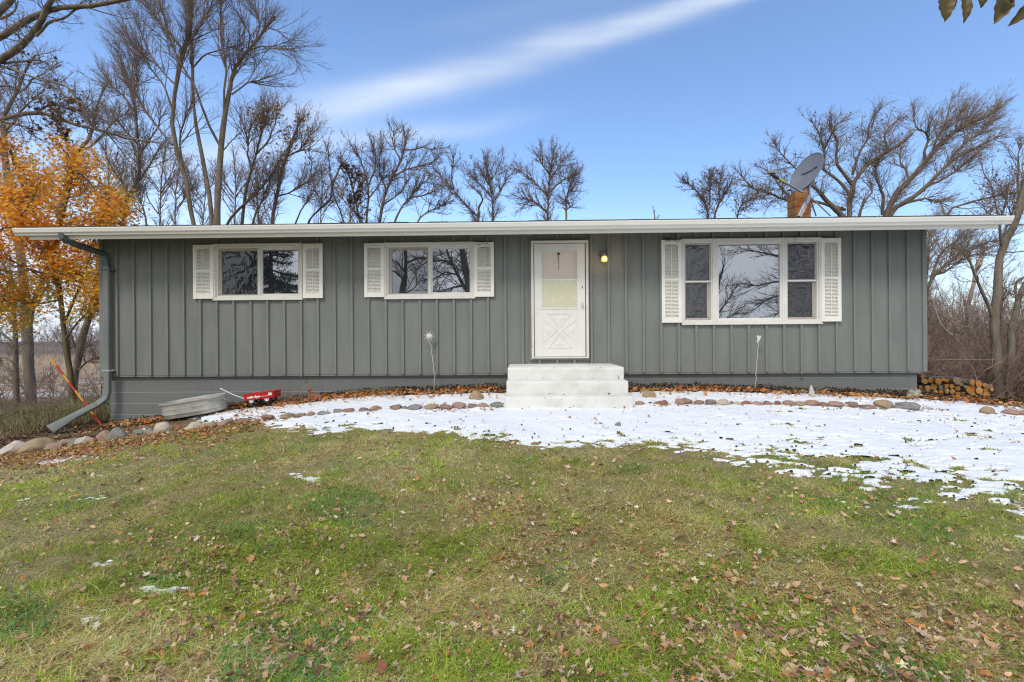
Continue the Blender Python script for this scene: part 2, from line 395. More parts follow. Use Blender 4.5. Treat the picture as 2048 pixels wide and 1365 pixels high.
SF = SF[keep]; used = np.unique(SF); remap = np.full(len(SV), -1); remap[used] = np.arange(len(used))
snow = np_mesh('snow', SV[used], remap[SF], mat('snow', (.80, .83, .89), .6, col2=(.85, .87, .915), nscale=3, bump=.35, bscale=45, spec=.3, bdist=.01))
tag(snow, kind='stuff')
# ------------------------------------------------------------------ palette
M_SID = mat('grey_siding', (.178, .192, .178), .62, col2=(.220, .232, .215), nscale=1.6, detail=8, stretch=(2.2, 1, .5), bump=.55, bscale=14, bstretch=(.7, .7, 14), specks=(38, .715, (.33, .34, .32)), bdist=.006)
M_BAT = mat('grey_batten', (.190, .203, .190), .6, col2=(.22, .233, .218), nscale=2, bump=.35, bscale=30, bstretch=(6, 6, .8), bdist=.004)
M_WHT = mat('white_paint', (.80, .79, .75), .55, col2=(.70, .69, .64), nscale=2.5, sep=.62, bump=.12, bscale=30, bdist=.004)
M_WRN = mat('worn_white_paint', (.80, .79, .75), .6, col2=(.72, .70, .65), nscale=3, specks=(16, .70, (.22, .19, .16)), stretch=(1, 1, 1), bump=.3, bscale=40, bdist=.004)
M_SHUT = mat('shutter_paint', (.90, .88, .82), .5, col2=(.85, .83, .77), nscale=4, bump=.08, bscale=40)
M_GUT = mat('gutter_enamel', (.88, .87, .83), .38, col2=(.84, .83, .78), nscale=1.2, sep=.6, specks=(9, .76, (.35, .33, .3)))
M_FAS = mat('fascia_paint', (.84, .83, .78), .6, col2=(.80, .79, .74), nscale=1.4, bump=.1, bscale=20)
M_SHG = mat('asphalt_shingle', (.035, .034, .033), .95, col2=(.075, .072, .068), nscale=60, bump=.6, bscale=90)
M_DARKG = mat('dark_grey_metal', (.075, .095, .095), .4, col2=(.095, .115, .113), nscale=3, bump=.05)
M_DSP = mat('grey_downspout', (.18, .20, .195), .38, col2=(.21, .23, .223), nscale=3, metal=.1)
M_TRUM = mat('tan_sash', (.42, .39, .34), .5, col2=(.48, .45, .40), nscale=4)
M_STEEL = mat('galvanised_steel', (.48, .49, .50), .38, col2=(.36, .37, .38), nscale=8, metal=.55)
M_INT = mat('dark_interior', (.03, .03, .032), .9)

G_CLEAR = glass('window_glass', .42, base=(.045, .05, .055), wav=.012, wscale=1.5)
G_SIDE = glass('film_covered_glass', .05, base=(.045, .045, .047), wav=.28, wscale=5.)
G_SCREEN = glass('screened_glass', .20, base=(.04, .04, .043), wav=.03, wscale=2.)
G_DARK = glass('wavy_dark_glass', .04, base=(.03, .03, .032), wav=.22, wscale=5.)

def block_mat():
    m = bpy.data.materials.new('painted_block'); t = nt(m); N = t.nodes; L = t.links
    out = N.new('ShaderNodeOutputMaterial'); b = N.new('ShaderNodeBsdfPrincipled'); b.inputs['Roughness'].default_value = .75
    tc = N.new('ShaderNodeTexCoord'); sp = N.new('ShaderNodeSeparateXYZ'); L.new(tc.outputs['Object'], sp.inputs[0]); cb = N.new('ShaderNodeCombineXYZ')
    L.new(sp.outputs[0], cb.inputs[0]); L.new(sp.outputs[2], cb.inputs[1])
    br = N.new('ShaderNodeTexBrick'); br.inputs['Scale'].default_value = 1; br.inputs['Brick Width'].default_value = .406; br.inputs['Row Height'].default_value = .2035
    br.inputs['Mortar Size'].default_value = .004; br.inputs['Mortar Smooth'].default_value = .3; br.inputs['Color1'].default_value = (.165, .178, .172, 1); br.inputs['Color2'].default_value = (.175, .188, .182, 1); br.inputs['Mortar'].default_value = (.215, .228, .222, 1)
    L.new(cb.outputs[0], br.inputs[0])
    dv = N.new('ShaderNodeMath'); dv.operation = 'DIVIDE'; dv.inputs[1].default_value = .2035; L.new(sp.outputs[2], dv.inputs[0]); fr = N.new('ShaderNodeMath'); fr.operation = 'FRACT'; L.new(dv.outputs[0], fr.inputs[0])
    lt = N.new('ShaderNodeMath'); lt.operation = 'LESS_THAN'; lt.inputs[1].default_value = .04; L.new(fr.outputs[0], lt.inputs[0]); mx = N.new('ShaderNodeMix'); mx.data_type = 'RGBA'; L.new(lt.outputs[0], mx.inputs[0]); L.new(br.outputs[0], mx.inputs[6]); mx.inputs[7].default_value = (.34, .355, .345, 1); L.new(mx.outputs[2], b.inputs['Base Color'])
    n = N.new('ShaderNodeTexNoise'); n.inputs['Scale'].default_value = 60; n.inputs['Detail'].default_value = 4; L.new(tc.outputs['Object'], n.inputs[0])
    bp = N.new('ShaderNodeBump'); bp.inputs['Strength'].default_value = .35; bp.inputs['Distance'].default_value = .006; L.new(n.outputs[0], bp.inputs['Height']); L.new(bp.outputs[0], b.inputs['Normal'])
    L.new(b.outputs[0], out.inputs[0]); return m
M_BLOCK = block_mat()

# ------------------------------------------------------------------ house
house = thing('house', 'long low grey board-and-batten house with white shutters and a low-slope roof', 'house', (0, 0, 0))
XL, XR = -7.315, 7.315
Z0, ZT = EYE-.575, EYE+1.99
WX = lambda px, py=600, Y=0: at(px, py, Y)[0]
WZ = lambda py, px=1024, Y=0: at(px, py, Y)[2]
def R4(x0, x1, y0, y1, Y=0.):
    """photo rectangle -> X0, X1, Ztop, Zbottom on the wall"""
    xm, ym = (x0+x1)/2, (y0+y1)/2
    return at(x0, ym, Y)[0], at(x1, ym, Y)[0], at(xm, y0, Y)[2], at(xm, y1, Y)[2]
W1 = R4(428.5, 606, 488.5, 600); W2 = R4(769, 949.5, 486, 597.5); W3 = R4(1362, 1641, 478, 648.5); DR = R4(1063, 1176, 483, 717)
holes = [(h[0]+.03, h[1]-.03, h[3]+.03, h[2]-.03) for h in (W1, W2, W3, DR)]
mb = MB()
xs = sorted({XL, XR} | {v for h in holes for v in h[:2]}); zs = sorted({Z0, ZT} | {v for h in holes for v in h[2:]})
for i in range(len(xs)-1):
    run = None
    for j in range(len(zs)-1):
        cx, cz = (xs[i]+xs[i+1])/2, (zs[j]+zs[j+1])/2
        solid = not any(h[0] < cx < h[1] and h[2] < cz < h[3] for h in holes)
        if solid: run = (run[0], zs[j+1]) if run else (zs[j], zs[j+1])
        if (not solid or j == len(zs)-2) and run:
            mb.box(xs[i], xs[i+1], 0, .12, *run); run = None
wall = mb.build('wall', M_SID, house)
# side and back walls
mb = MB(); mb.box(XL, XL+.12, .12, 7.9, Z0, ZT-.02); mb.box(XR-.12, XR, .12, 7.9, Z0, ZT-.02); mb.box(XL+.12, XR-.12, 7.78, 7.9, Z0, ZT-.02)
mb.box(XL+.12, XR-.12, .13, 7.78, Z0-.05, Z0+.02)
mb.box(XL+.12, XR-.12, 1.6, 1.7, Z0, ZT+.3)
mb.build('wall', M_SID, house)
# battens: one mesh of strips following the 12 inch module
mb = MB(); r2 = random.Random(3)
bx = XL+.305
k = 0
BW = .042
while bx < XR-.1:
    segs = [(Z0-.0, ZT)]
    if k in (11, 27, 40): segs = [(Z0-.035, ZT)]
    for h, pad in ((W1, .37), (W2, .37), (W3, .36), (DR, .02)):
        a0, a1 = h[0]-pad+.02, h[1]+pad-.02
        if a0 < bx < a1:
            # behind a shutter the batten still runs, behind a window it stops at the frame
            if h[0]-.02 < bx < h[1]+.02: segs = [(segs[0][0], h[3]-.015), (h[2]+.015, segs[0][1])]
    for s0, s1 in segs:
        if s1-s0 > .02:
            j1 = r2.uniform(-.004, .004)
            mb.box(bx-BW/2+j1, bx+BW/2+j1, -.032, -.0005, s0+.002, s1)
    bx += .3048; k += 1
mb.build('batten', M_BAT, house, bevel=.002)
for cp in ([(XL-.022, -.024), (XL+.05, -.024), (XL+.05, -.0004), (XL-.0004, -.0004), (XL-.0004, .09), (XL-.022, .09)], [(XR+.022, -.024), (XR-.05, -.024), (XR-.05, -.0004), (XR+.0004, -.0004), (XR+.0004, .09), (XR+.022, .09)]):
    mb = MB(); mb.prism(cp, Z0-.01, ZT, 'z'); mb.build('corner_board', M_BAT, house, bevel=.003)
mb = MB(); mb.box(XL+.052, XR-.052, -.040, -.033, ZT-.06, ZT+.02); mb.build('frieze_board', M_BAT, house)
# foundation of painted block, set back under the siding
mb = MB(); mb.box(XL+.10, XR-.09, .07, 7.8, EYE-2.6, Z0+.01); mb.build('foundation', M_BLOCK, house, off=(0, 0, 0))
mb = MB(); mb.box(XL+.02, XR-.02, .005, .069, Z0-.028, Z0-.001); mb.build('sill_board', M_BAT, house)

# roof
OH = .62; SIDE = .72; SL = .205
rx0, rx1 = XL-SIDE, XR+SIDE
zf = EYE+1.97      # top of the deck at the eave
ridge_y = 3.95; zr = zf+SL*(ridge_y+OH)
mb = MB()
mb.prism([(-OH-.03, zf-.01), (ridge_y, zr), (8.6, zf-.01), (8.6, zf-.05), (ridge_y, zr-.05), (-OH-.03, zf-.05)], rx0-.02, rx1+.02)
roof = mb.build('roof', M_SHG, house)
mb = MB()
for c in range(30):      # shingle courses with ragged tabs
    y = -OH-.075+c*.15; x = rx0-.03-random.random()*.3
    z = zf+SL*(y+OH)+(.010 if c == 0 else .004)
    while x < rx1:
        wd = .33; xe = min(x+wd-.008, rx1+.03); x0 = max(x, rx0-.03)
        if xe > x0: 
            dz = random.uniform(.004, .012)
            mb.add([(x0, y, z+dz), (xe, y, z+dz), (xe, y+.2, z+SL*.2), (x0, y+.2, z+SL*.2), (x0, y, z-(.03 if c == 0 else .012)), (xe, y, z-(.03 if c == 0 else .012))], [(0, 1, 2, 3), (4, 5, 1, 0)])
        x += wd
mb.build('shingle_course', M_SHG, roof)
mb = MB(); mb.prism([(-OH+.02, zf-.155), (-.001, zf-.155+SL*OH+.03), (-.001, zf-.135+SL*OH+.03), (-OH+.02, zf-.135)], rx0+.03, rx1-.03); mb.build('soffit', M_BAT, roof)
mb = MB(); mb.box(rx0+.02, rx1-.03, -OH-.018, -OH+.012, zf-.205, zf-.02)
fas = mb.build('fascia', M_FAS, house, bevel=.003)
for s, xx in ((-1, rx0), (1, rx1-.03)):   # rake boards
    mb = MB(); mb.prism([(-OH+.015, zf-.20), (ridge_y, zr-.20), (8.6, zf-.20), (8.6, zf-.05), (ridge_y, zr-.052), (-OH+.015, zf-.052)], xx, xx+.028); mb.build('rake_board', M_FAS, house)
for s, xx in ((-1, XL+.06), (1, XR-.12)):
    mb = MB(); mb.prism([(0.13, ZT-.02), (ridge_y, zr-.06), (7.8, ZT-.02)], xx, xx+.05); mb.build('gable', M_SID, house)
# K-style gutter
gy0 = -OH-.02; zf -= .028
prof = [(gy0, zf-.118), (gy0-.068, zf-.118), (gy0-.076, zf-.095), (gy0-.102, zf-.072), (gy0-.112, zf-.035), (gy0-.118, zf-.018), (gy0-.118, zf-.002), (gy0-.104, zf-.002), (gy0-.104, zf-.016), (gy0-.100, zf-.034), (gy0-.088, zf-.07), (gy0-.064, zf-.092), (gy0-.060, zf-.112), (gy0-.004, zf-.112), (gy0-.004, zf-.004), (gy0, zf-.004)]
gx0, gx1 = rx0-.14, rx1+.1
mb = MB(); jx = WX(1237, 440, -.75)
mb.prism(prof, gx0, jx-.002); mb.prism(prof, jx+.002, gx1)
gut = mb.build('gutter', M_GUT, house)
mb = MB(); capp = [(gy0, zf-.12), (gy0-.07, zf-.12), (gy0-.078, zf-.096), (gy0-.104, zf-.073), (gy0-.12, zf-.035), (gy0-.121, zf), (gy0, zf)]
mb.prism(capp, gx0-.006, gx0+.012); mb.build('end_cap', M_GUT, gut); mb = MB(); mb.prism(capp, gx1-.012, gx1+.006); mb.build('end_cap', M_GUT, gut)
mb = MB(); mb.prism([(p[0]-.003 if i > 0 else p[0], p[1]) for i, p in enumerate(capp)], jx-.006, jx+.006); mb.build('seam', M_GUT, gut)

zf += .028
# downspout
Yg, Yw = -.70, -.085
p0 = at(123, 464, Yg); p1 = at(125, 477, Yg); pk = at(150, 489, -.55); p2 = at(207, 508, Yw); p3 = at(214, 522, Yw); 
p4 = at(215, 785, Yw); p5 = at(211, 797, Yw-.03); p6 = at(196, 808, Yw-.09); p7 = at(150, 832, -.42); p8 = at(100, 860, -.72)
mb = MB(); mb.rect_tube([p0, p1, pk, p2, p3, at(214, 535, Yw)], .085, .07); ds = mb.build('downspout', M_DARKG, house, smooth=True)
mb = MB(); mb.rect_tube([at(214, 534, Yw-.002), at(214.6, 700, Yw), p4, p5, p6], .102, .078); 
mb.build('pipe', M_DSP, ds, smooth=True)
mb = MB(); mb.rect_tube([p6, p7, p8], [.10, .105, .17], [.078, .075, .05]); mb.build('outlet', M_DSP, ds, smooth=True)
for yy_ in (541, 742):
    c = at(214.5, yy_, Yw); mb = MB(); mb.box(c[0]-.075, c[0]+.075, Yw-.045, Yw+.06, c[2]-.018, c[2]+.018); mb.box(c[0]+.07, c[0]+.11, Yw-.0, Yw+.06, c[2]-.01, c[2]+.02)
    mb.build('strap', M_DARKG if yy_ < 600 else M_STEEL, ds, bevel=.003)

# shutters
def shutter(rect):
    x0, x1, z1, z0 = R4(*rect, Y=-.03)
    f = MB(); Y0, Y1 = -.058, -.0225; st = (x1-x0)*.165; tb = (z1-z0)*.085 if (z1-z0) < 1.2 else .08; mid = (z0+z1)/2+(z1-z0)*.02; mr = .02
    f.box(x0, x0+st, Y0, Y1, z0, z1); f.box(x1-st, x1, Y0, Y1, z0, z1)
    f.box(x0+st, x1-st, Y0+.0005, Y1, z1-tb, z1-.0005); f.box(x0+st, x1-st, Y0+.0005, Y1, z0+.0005, z0+tb*1.05); f.box(x0+st, x1-st, Y0+.0005, Y1, mid-mr, mid+mr)
    # shallow arch over the top louvres
    ax = (x0+x1)/2; n = 10
    arch = [(x0+st, z1-tb-.0001)]+[(x0+st+(x1-x0-2*st)*i/n, z1-tb-.014+.013*math.sin(PI*i/n)) for i in range(n+1)]+[(x1-st, z1-tb-.0001)]
    f.prism(arch, Y0+.004, Y1, 'y')
    o = f.build('shutter', M_SHUT, house, bevel=.003)
    for (a, b) in ((z0+tb*1.05, mid-mr), (mid+mr, z1-tb-.008)):
        l = MB(); n = max(8, int(round((b-a)/.0245))); p = (b-a)/n
        l.box(x0+st*.9, x1-st*.9, Y1-.006, Y1-.002, a, b)
        for i in range(n):
            zc = a+p*(i+.5); l.add([(x0+st*.95, Y0+.012, zc-p*.42), (x1-st*.95, Y0+.012, zc-p*.42), (x1-st*.95, Y1-.009, zc+p*.30), (x0+st*.95, Y1-.009, zc+p*.30),
                                    (x0+st*.95, Y0+.007, zc-p*.4), (x1-st*.95, Y0+.007, zc-p*.4), (x1-st*.95, Y1-.012, zc+p*.42), (x0+st*.95, Y1-.012, zc+p*.42)],
                                   [(0, 3, 2, 1), (4, 5, 6, 7), (0, 1, 5, 4), (3, 7, 6, 2)])
        l.box(ax-.004, ax+.004, Y0+.002, Y0+.012, a+.01, b-.01)
        l.build('louvre_panel', M_SHUT, o)
    return o
for r_ in ((387.6, 427.8, 490.5, 598.4), (606.4, 646, 488, 597), (729, 768.3, 487, 595), (948.4, 988, 485.3, 594.2), (1323, 1362.4, 480.6, 646), (1641.3, 1681, 476.8, 643.6)):
    shutter(r_)
# peeling patches over two shutters
def frame_ring(mb, x0, x1, z0, z1, wd, y0, y1, wt=None, wb=None):
    wt = wd if wt is None else wt; wb = wd if wb is None else wb
    mb.box(x0, x0+wd, y0, y1, z0, z1); mb.box(x1-wd, x1, y0, y1, z0, z1)
    mb.box(x0+wd, x1-wd, y0+.0006, y1, z1-wt, z1-.0004); mb.box(x0+wd, x1-wd, y0+.0006, y1, z0+.0004, z0+wb)
def pane(parent, x0, x1, z1, z0, Y, m, name='pane', th=.004):
    mb = MB(); mb.box(x0, x1, Y, Y+th, z0, z1); return mb.build(name, m, parent)
def window(outer, sill=True):
    x0, x1, z1, z0 = outer
    f = MB(); frame_ring(f, x0, x1, z0, z1, .042, -.040, .10, wt=.045, wb=.05)
    f.box(x0-.004, x1+.012, -.052, -.0405, z0-.010, z0+.012)
    f.box(x0+.006, x1-.006, -.050, -.0405, z1-.018, z1+.004)
    return f.build('window', M_WRN, house, bevel=.003)
def slider(outer, lp, mul, rp, gl, gr):
    wnd = window(outer); x0, x1, z1, z0 = outer
    ins = MB(); frame_ring(ins, x0+.043, x1-.043, z0+.051, z1-.046, .028, -.014, .09); ins.build('frame', M_WHT, wnd, bevel=.002)
    xm = at(mul, 545, 0)[0]
    m2 = MB(); m2.box(xm-.03, xm+.022, -.012, .05, z0+.06, z1-.06); m2.box(xm-.020, xm+.010, -.020, -.0125, z0+.08, z1-.08)
    m2.build('mullion', M_WHT, wnd, bevel=.003)
    lx0, lx1, lz1, lz0 = R4(*lp); rx0_, rx1_, rz1, rz0 = R4(*rp)
    s = MB(); frame_ring(s, x0+.071, xm-.0305, z0+.079, z1-.074, .022, .012, .055, wt=.05, wb=.02); s.box(x0+.0935, x0+.0935+.04*0+.035, .013, .05, z0+.1, z1-.125)
    sa = s.build('sash', M_TRUM, wnd, bevel=.002)
    pane(sa, x0+.09, xm-.05, z1-.12, z0+.095, .034, gl)
    s = MB(); frame_ring(s, xm+.0225, x1-.0715, z0+.079, z1-.074, .020, .006, .045, wt=.032, wb=.028)
    sb = s.build('sash', M_WHT, wnd, bevel=.002)
    pane(sb, xm+.04, x1-.09, z1-.10, z0+.105, .026, gr)
    for q in (.6, .35):
        c = MB(); c.box(xm+.026, xm+.042, -.006, .006, z0+(z1-z0)*q, z0+(z1-z0)*q+.05); c.build('latch', M_WHT, sb, bevel=.003)
    return wnd
slider(W1, (447, 516, 502, 591), 519.5, (526, 600, 502, 589), G_DARK, G_CLEAR)
slider(W2, (783, 857, 502, 590), 860, (863, 940, 499, 587), G_SCREEN, G_CLEAR)
# picture window
wnd = window(W3); x0, x1, z1, z0 = W3
cA, cB = at(1428.5, 560, 0)[0], at(1567.5, 560, 0)[0]
for cM in (cA, cB):
    f = MB(); f.box(cM-.035, cM+.035, -.030, .1, z0+.0505, z1-.0455); f.box(cM-.004, cM+.004, -.036, -.0305, z0+.055, z1-.05); f.build('mullion', M_WHT, wnd, bevel=.003)
f = MB(); frame_ring(f, cA+.0355, cB-.0355, z0+.051, z1-.046, .035, -.018, .06, wt=.05, wb=.055); cs = f.build('sash', M_WHT, wnd, bevel=.003)
pane(cs, cA+.06, cB-.06, z1-.09, z0+.10, .012, G_CLEAR)
for (a0, a1) in ((x0+.0425, cA-.0355), (cB+.0355, x1-.0425)):
    zm = at(1400, 563.5, 0)[2]
    f = MB(); frame_ring(f, a0, a1, z0+.051, z1-.046, .022, -.012, .09); f.build('frame', M_WHT, wnd, bevel=.002)
    s = MB(); frame_ring(s, a0+.0225, a1-.0225, zm+.0, z1-.069, .026, .012, .045, wt=.028, wb=.02); sa = s.build('sash', M_TRUM, wnd, bevel=.002); pane(sa, a0+.045, a1-.045, z1-.09, zm+.02, .026, G_SIDE)
    s = MB(); frame_ring(s, a0+.0225, a1-.0225, z0+.074, zm-.001, .026, .032, .07, wt=.02, wb=.04); s.box(a1-.08, a1-.0490, .034, .068, z0+.12, zm-.03)
    sb = s.build('sash', M_TRUM, wnd, bevel=.002); pane(sb, a0+.045, a1-.045, zm-.02, z0+.11, .048, G_SIDE)
    r = MB(); r.box(a0+.022, a1-.022, .0, .0115, zm-.016, zm+.014); r.build('meeting_rail', M_WHT, wnd, bevel=.002)
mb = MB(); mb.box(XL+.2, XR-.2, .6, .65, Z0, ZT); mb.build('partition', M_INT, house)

# door
x0, x1, z1, z0 = DR
mb = MB(); frame_ring(mb, x0-.035, x1+.02, z0-.03, z1+.02, .03, -.036, -.0005)
mb.build('door_surround', M_BAT, house)
mb = MB(); frame_ring(mb, x0, x1, z0, z1, .038, -.060, .10, wt=.04, wb=.018); mb.box(x0+.043, x1-.043, -.030, .02, z0+.012, z0+.03)
mb.box(x0-.004, x0+.012, -.068, -.0605, z0-.01, z1+.004); mb.box(x1-.016, x1+.002, -.066, -.0605, z0, z1); mb.box(x0+.0125, x1-.0165, -.066, -.0605, z1-.014, z1+.003)
dfr = mb.build('door_frame', M_WRN, house, bevel=.003)
dx0, dx1, dz1, dz0 = R4(1069, 1170, 488, 713.5, -.03)
gx0_, gx1_, gz1, gzm1 = R4(1084.6, 1153, 504, 558, -.03); _, _, gzm0, gz0 = R4(1084.6, 1153, 562, 615, -.03)
mb = MB()
mb.box(dx0, gx0_, -.045, -.018, dz0, dz1); mb.box(gx1_, dx1, -.045, -.018, dz0, dz1); mb.box(gx0_, gx1_, -.0446, -.018, gz1, dz1-.0005); mb.box(gx0_, gx1_, -.0446, -.018, dz0+.0005, gz0)
frame_ring(mb, gx0_-.012, gx1_+.012, gz0-.012, gz1+.012, .012, -.050, -.0452)
mb.box(gx0_-.035, gx1_+.035, -.052, -.0452, gz0-.035, gz0-.014)
door = mb.build('door', M_WHT, house, bevel=.003)
mb = MB(); mb.box(gx0_, gx1_, -.042, -.020, gzm0, gzm1); mb.build('crossbar', M_WHT, door, bevel=.003)
# crossbuck: raised X of four triangular panels with grooves
cx_, cz_ = (gx0_+gx1_)/2, at(1120, 662.5, -.03)[2]; hw, hh = (gx1_-gx0_)/2, .30
mb = MB()
def tri(pts):
    c = (sum(p[0] for p in pts)/3, sum(p[1] for p in pts)/3)
    for i in range(3):      # thin raised moulding lines round each panel
        a, b = pts[i], pts[(i+1) % 3]; d = (b[0]-a[0], b[1]-a[1]); l = math.hypot(*d); nx, nz = -d[1]/l*.0045, d[0]/l*.0045
        mb.add([(a[0]-nx, -.0455, a[1]-nz), (b[0]-nx, -.0455, b[1]-nz), (b[0]+nx, -.0455, b[1]+nz), (a[0]+nx, -.0455, a[1]+nz), (a[0], -.0525, a[1]), (b[0], -.0525, b[1])],
               [(0, 1, 5, 4), (3, 4, 5, 2), (0, 4, 3), (1, 2, 5)])
    q = [(c[0]+(p[0]-c[0])*.55, c[1]+(p[1]-c[1])*.55) for p in pts]
    mb.add([(p[0], -.0454, p[1]) for p in q]+[(c[0], -.055, c[1])], [(0, 1, 3), (1, 2, 3), (2, 0, 3)])
g = .05
tri([(cx_-hw*.68, cz_+hh), (cx_+hw*.68, cz_+hh), (cx_, cz_+g)]); tri([(cx_-hw*.68, cz_-hh), (cx_+hw*.68, cz_-hh), (cx_, cz_-g)])
tri([(cx_-hw, cz_+hh*.7), (cx_-hw, cz_-hh*.7), (cx_-g*.9, cz_)]); tri([(cx_+hw, cz_+hh*.7), (cx_+hw, cz_-hh*.7), (cx_+g*.9, cz_)])
mb.build('crossbuck_panel', M_WHT, door)
mb = MB(); hx = at(1165, 615, -.05)[0]; hz_ = at(1165, 611, -.05)[2]
mb.box(hx-.012, hx+.012, -.055, -.0452, hz_-.05, hz_+.05); mb.tube([(hx, -.055, hz_+.02), (hx, -.08, hz_+.01), (hx-.004, -.085, hz_-.04)], .008); mb.build('handle', mat('brushed_nickel', (.62, .60, .58), .3, metal=.7), door, bevel=.002)
mb = MB(); mb.box(hx-.008, hx+.008, -.052, -.0452, hz_+.30, hz_+.34); mb.build('latch', mat('rust', (.25, .12, .06), .8), door)
# inner door and the two storm door panes
def clear_glass():
    m = bpy.data.materials.new('storm_glass'); t = nt(m); N = t.nodes; L = t.links
    out = N.new('ShaderNodeOutputMaterial'); d = N.new('ShaderNodeBsdfTransparent'); g = N.new('ShaderNodeBsdfGlossy'); ms = N.new('ShaderNodeMixShader'); g.inputs['Roughness'].default_value = 0; d.inputs[0].default_value = (1, 1, 1, 1)
    ms.inputs[0].default_value = .04; L.new(d.outputs[0], ms.inputs[1]); L.new(g.outputs[0], ms.inputs[2]); L.new(ms.outputs[0], out.inputs[0]); return m
pane(door, gx0_-.002, gx1_+.002, gz1+.002, gzm1-.002, -.032, clear_glass())
pane(door, gx0_-.002, gx1_+.002, gzm0+.002, gz0-.002, -.034, mat('frosted_glass', (.62, .61, .43), .22, col2=(.72, .71, .58), nscale=9, spec=.6, detail=7, sep=.66))
mb = MB(); mb.box(x0+.045, x1-.045, -.012, .05, z0+.03, z1-.045); inner = mb.build('inner_door', mat('beige_door', (.72, .60, .49), .5, col2=(.68, .565, .46), nscale=1.5), house)
mb = MB(); kc = at(1117, 509, .02); mb.lathe([(0, -.02), (.022, -.018), (.03, 0), (.022, .018), (0, .02)], (kc[0], -.0135, kc[2]), 12)
mb.tube([(kc[0]+.004*math.sin(i*1.9), -.014, kc[2]-.02-i*.016) for i in range(17)], .005, 5); mb.tube([(kc[0]-.01, -.014, kc[2]), (kc[0]-.012, -.014, kc[2]-.1), (kc[0]+.006, -.014, kc[2]-.17)], .003, 5)
mb.build('knocker', mat('blackened_iron', (.05, .05, .045), .6), inner, smooth=True)

# porch lamp
lc = at(1206.5, 511, -.03)
mb = MB(); 
n = 16; prof_ = [(0, 0), (.062, 0), (.062, .012), (.05, .03), (0, .034)]
mb.add([(lc[0]+r*math.cos(2*PI*j/n), -.0215-z, lc[2]+r*math.sin(2*PI*j/n)) for r, z in prof_ for j in range(n)], [(i*n+j, i*n+(j+1) % n, (i+1)*n+(j+1) % n, (i+1)*n+j) for i in range(4) for j in range(n)])
mb.tube([(lc[0], -.05, lc[2]), (lc[0], -.10, lc[2]+.012), (lc[0], -.125, lc[2]-.005)], .014, 8)
mb.lathe([(0, .02), (.045, .015), (.052, 0), (.052, -.03), (.046, -.034)], (lc[0]+.004, -.125, lc[2]-.005), 20)
lamp = mb.build('wall_lamp', mat('lamp_metal', (.20, .19, .18), .35, metal=.7), house, smooth=True)
mb = MB(); mb.lathe([(.043, -.034), (.05, -.05), (.052, -.10), (.046, -.118), (.030, -.125), (0, -.127)], (lc[0]+.004, -.125, lc[2]-.005), 20)
mb.build('lamp_shade', mat('amber_glass', (.75, .42, .10), .2, emis=((1., .50, .12), 1.1)), lamp, smooth=True)
mb = MB(); mb.lathe([(0, .03), (.022, .02), (.03, 0), (.022, -.02), (0, -.03)], (lc[0]+.004, -.155, lc[2]-.082), 16)
mb.build('bulb', mat('lit_bulb', (1, .8, .5), .4, emis=((1., .72, .38), 14.)), lamp, smooth=True)
pl = bpy.data.lights.new('porch_lamp', 'POINT'); pl.energy = 1.6; pl.color = (1, .6, .25); pl.shadow_soft_size = .05
po = bpy.data.objects.new('porch_lamp', pl); C.objects.link(po); po.location = (lc[0], -.20, lc[2]-.09)

# door bell and a dead wasp-nest stain of debris on the siding
for (px_, py_) in ((1251, 589),):
    c = at(px_, py_, 0); mb = MB(); mb.prism([(c[0]-.015, c[2]-.008), (c[0]+.015, c[2]-.008), (c[0], c[2]+.014)], -.012, -.001, 'y'); mb.build('hook', M_WHT, house)
rr = random.Random(5)
for (px_, py_, n_) in ((1345, 479, 46), (738, 489, 9), (967, 488, 22), (1600, 478, 8)):
    mb = MB()
    for i in range(n_):
        c = at(px_+rr.uniform(-14, 14), py_+rr.uniform(-5, 5), -.062); s = rr.uniform(.004, .011)
        mb.add([(c[0]+s*math.cos(a_)*rr.uniform(.6, 1.3), c[1]-rr.uniform(0, .006), c[2]+s*math.sin(a_)*rr.uniform(.5, 1)) for a_ in (0, 1.2, 2.5, 3.8, 5.)]+[(c[0], c[1]-.012, c[2]), (c[0], c[1]+.01, c[2])], [(i_, (i_+1) % 5, 5) for i_ in range(5)]+[((i_+1) % 5, i_, 6) for i_ in range(5)])
    tag(mb.build('nest_remains', mat('mud_nest', (.05, .03, .022), .95), house), kind='stuff')

# chimney: square clay-coloured block with a flue and black cap
chx0, chx1 = at(1590.5, 420, 3.6)[0], at(1622, 420, 3.6)[0]; cs_ = chx1-chx0; chz = at(1600, 384, 3.6)[2]
def chim_mat():
    m = bpy.data.materials.new('chimney_block'); t = nt(m); N = t.nodes; L = t.links
    out = N.new('ShaderNodeOutputMaterial'); b = N.new('ShaderNodeBsdfPrincipled'); b.inputs['Roughness'].default_value = .8
    tc = N.new('ShaderNodeTexCoord'); n = N.new('ShaderNodeTexNoise'); n.inputs['Scale'].default_value = 5; n.inputs['Detail'].default_value = 6; L.new(tc.outputs['Object'], n.inputs[0])
    mx = N.new('ShaderNodeMix'); mx.data_type = 'RGBA'; r = N.new('ShaderNodeMapRange'); r.inputs[1].default_value = .38; r.inputs[2].default_value = .6; L.new(n.outputs[0], r.inputs[0]); L.new(r.outputs[0], mx.inputs[0])
    mx.inputs[6].default_value = (.26, .07, .016, 1); mx.inputs[7].default_value = (.34, .17, .055, 1); L.new(mx.outputs[2], b.inputs['Base Color']); L.new(b.outputs[0], out.inputs[0]); return m
CHM = chim_mat()
mb = MB()
zc_ = chz; 
for i in range(9):
    mb.box(chx0, chx1, 3.6, 3.6+cs_, zc_-.170, zc_-.005); zc_ -= .18
mb.box(chx0+.008, chx1-.008, 3.608, 3.6+cs_-.008, zc_, chz-.01)
chim = mb.build('chimney', CHM, house, bevel=.004)
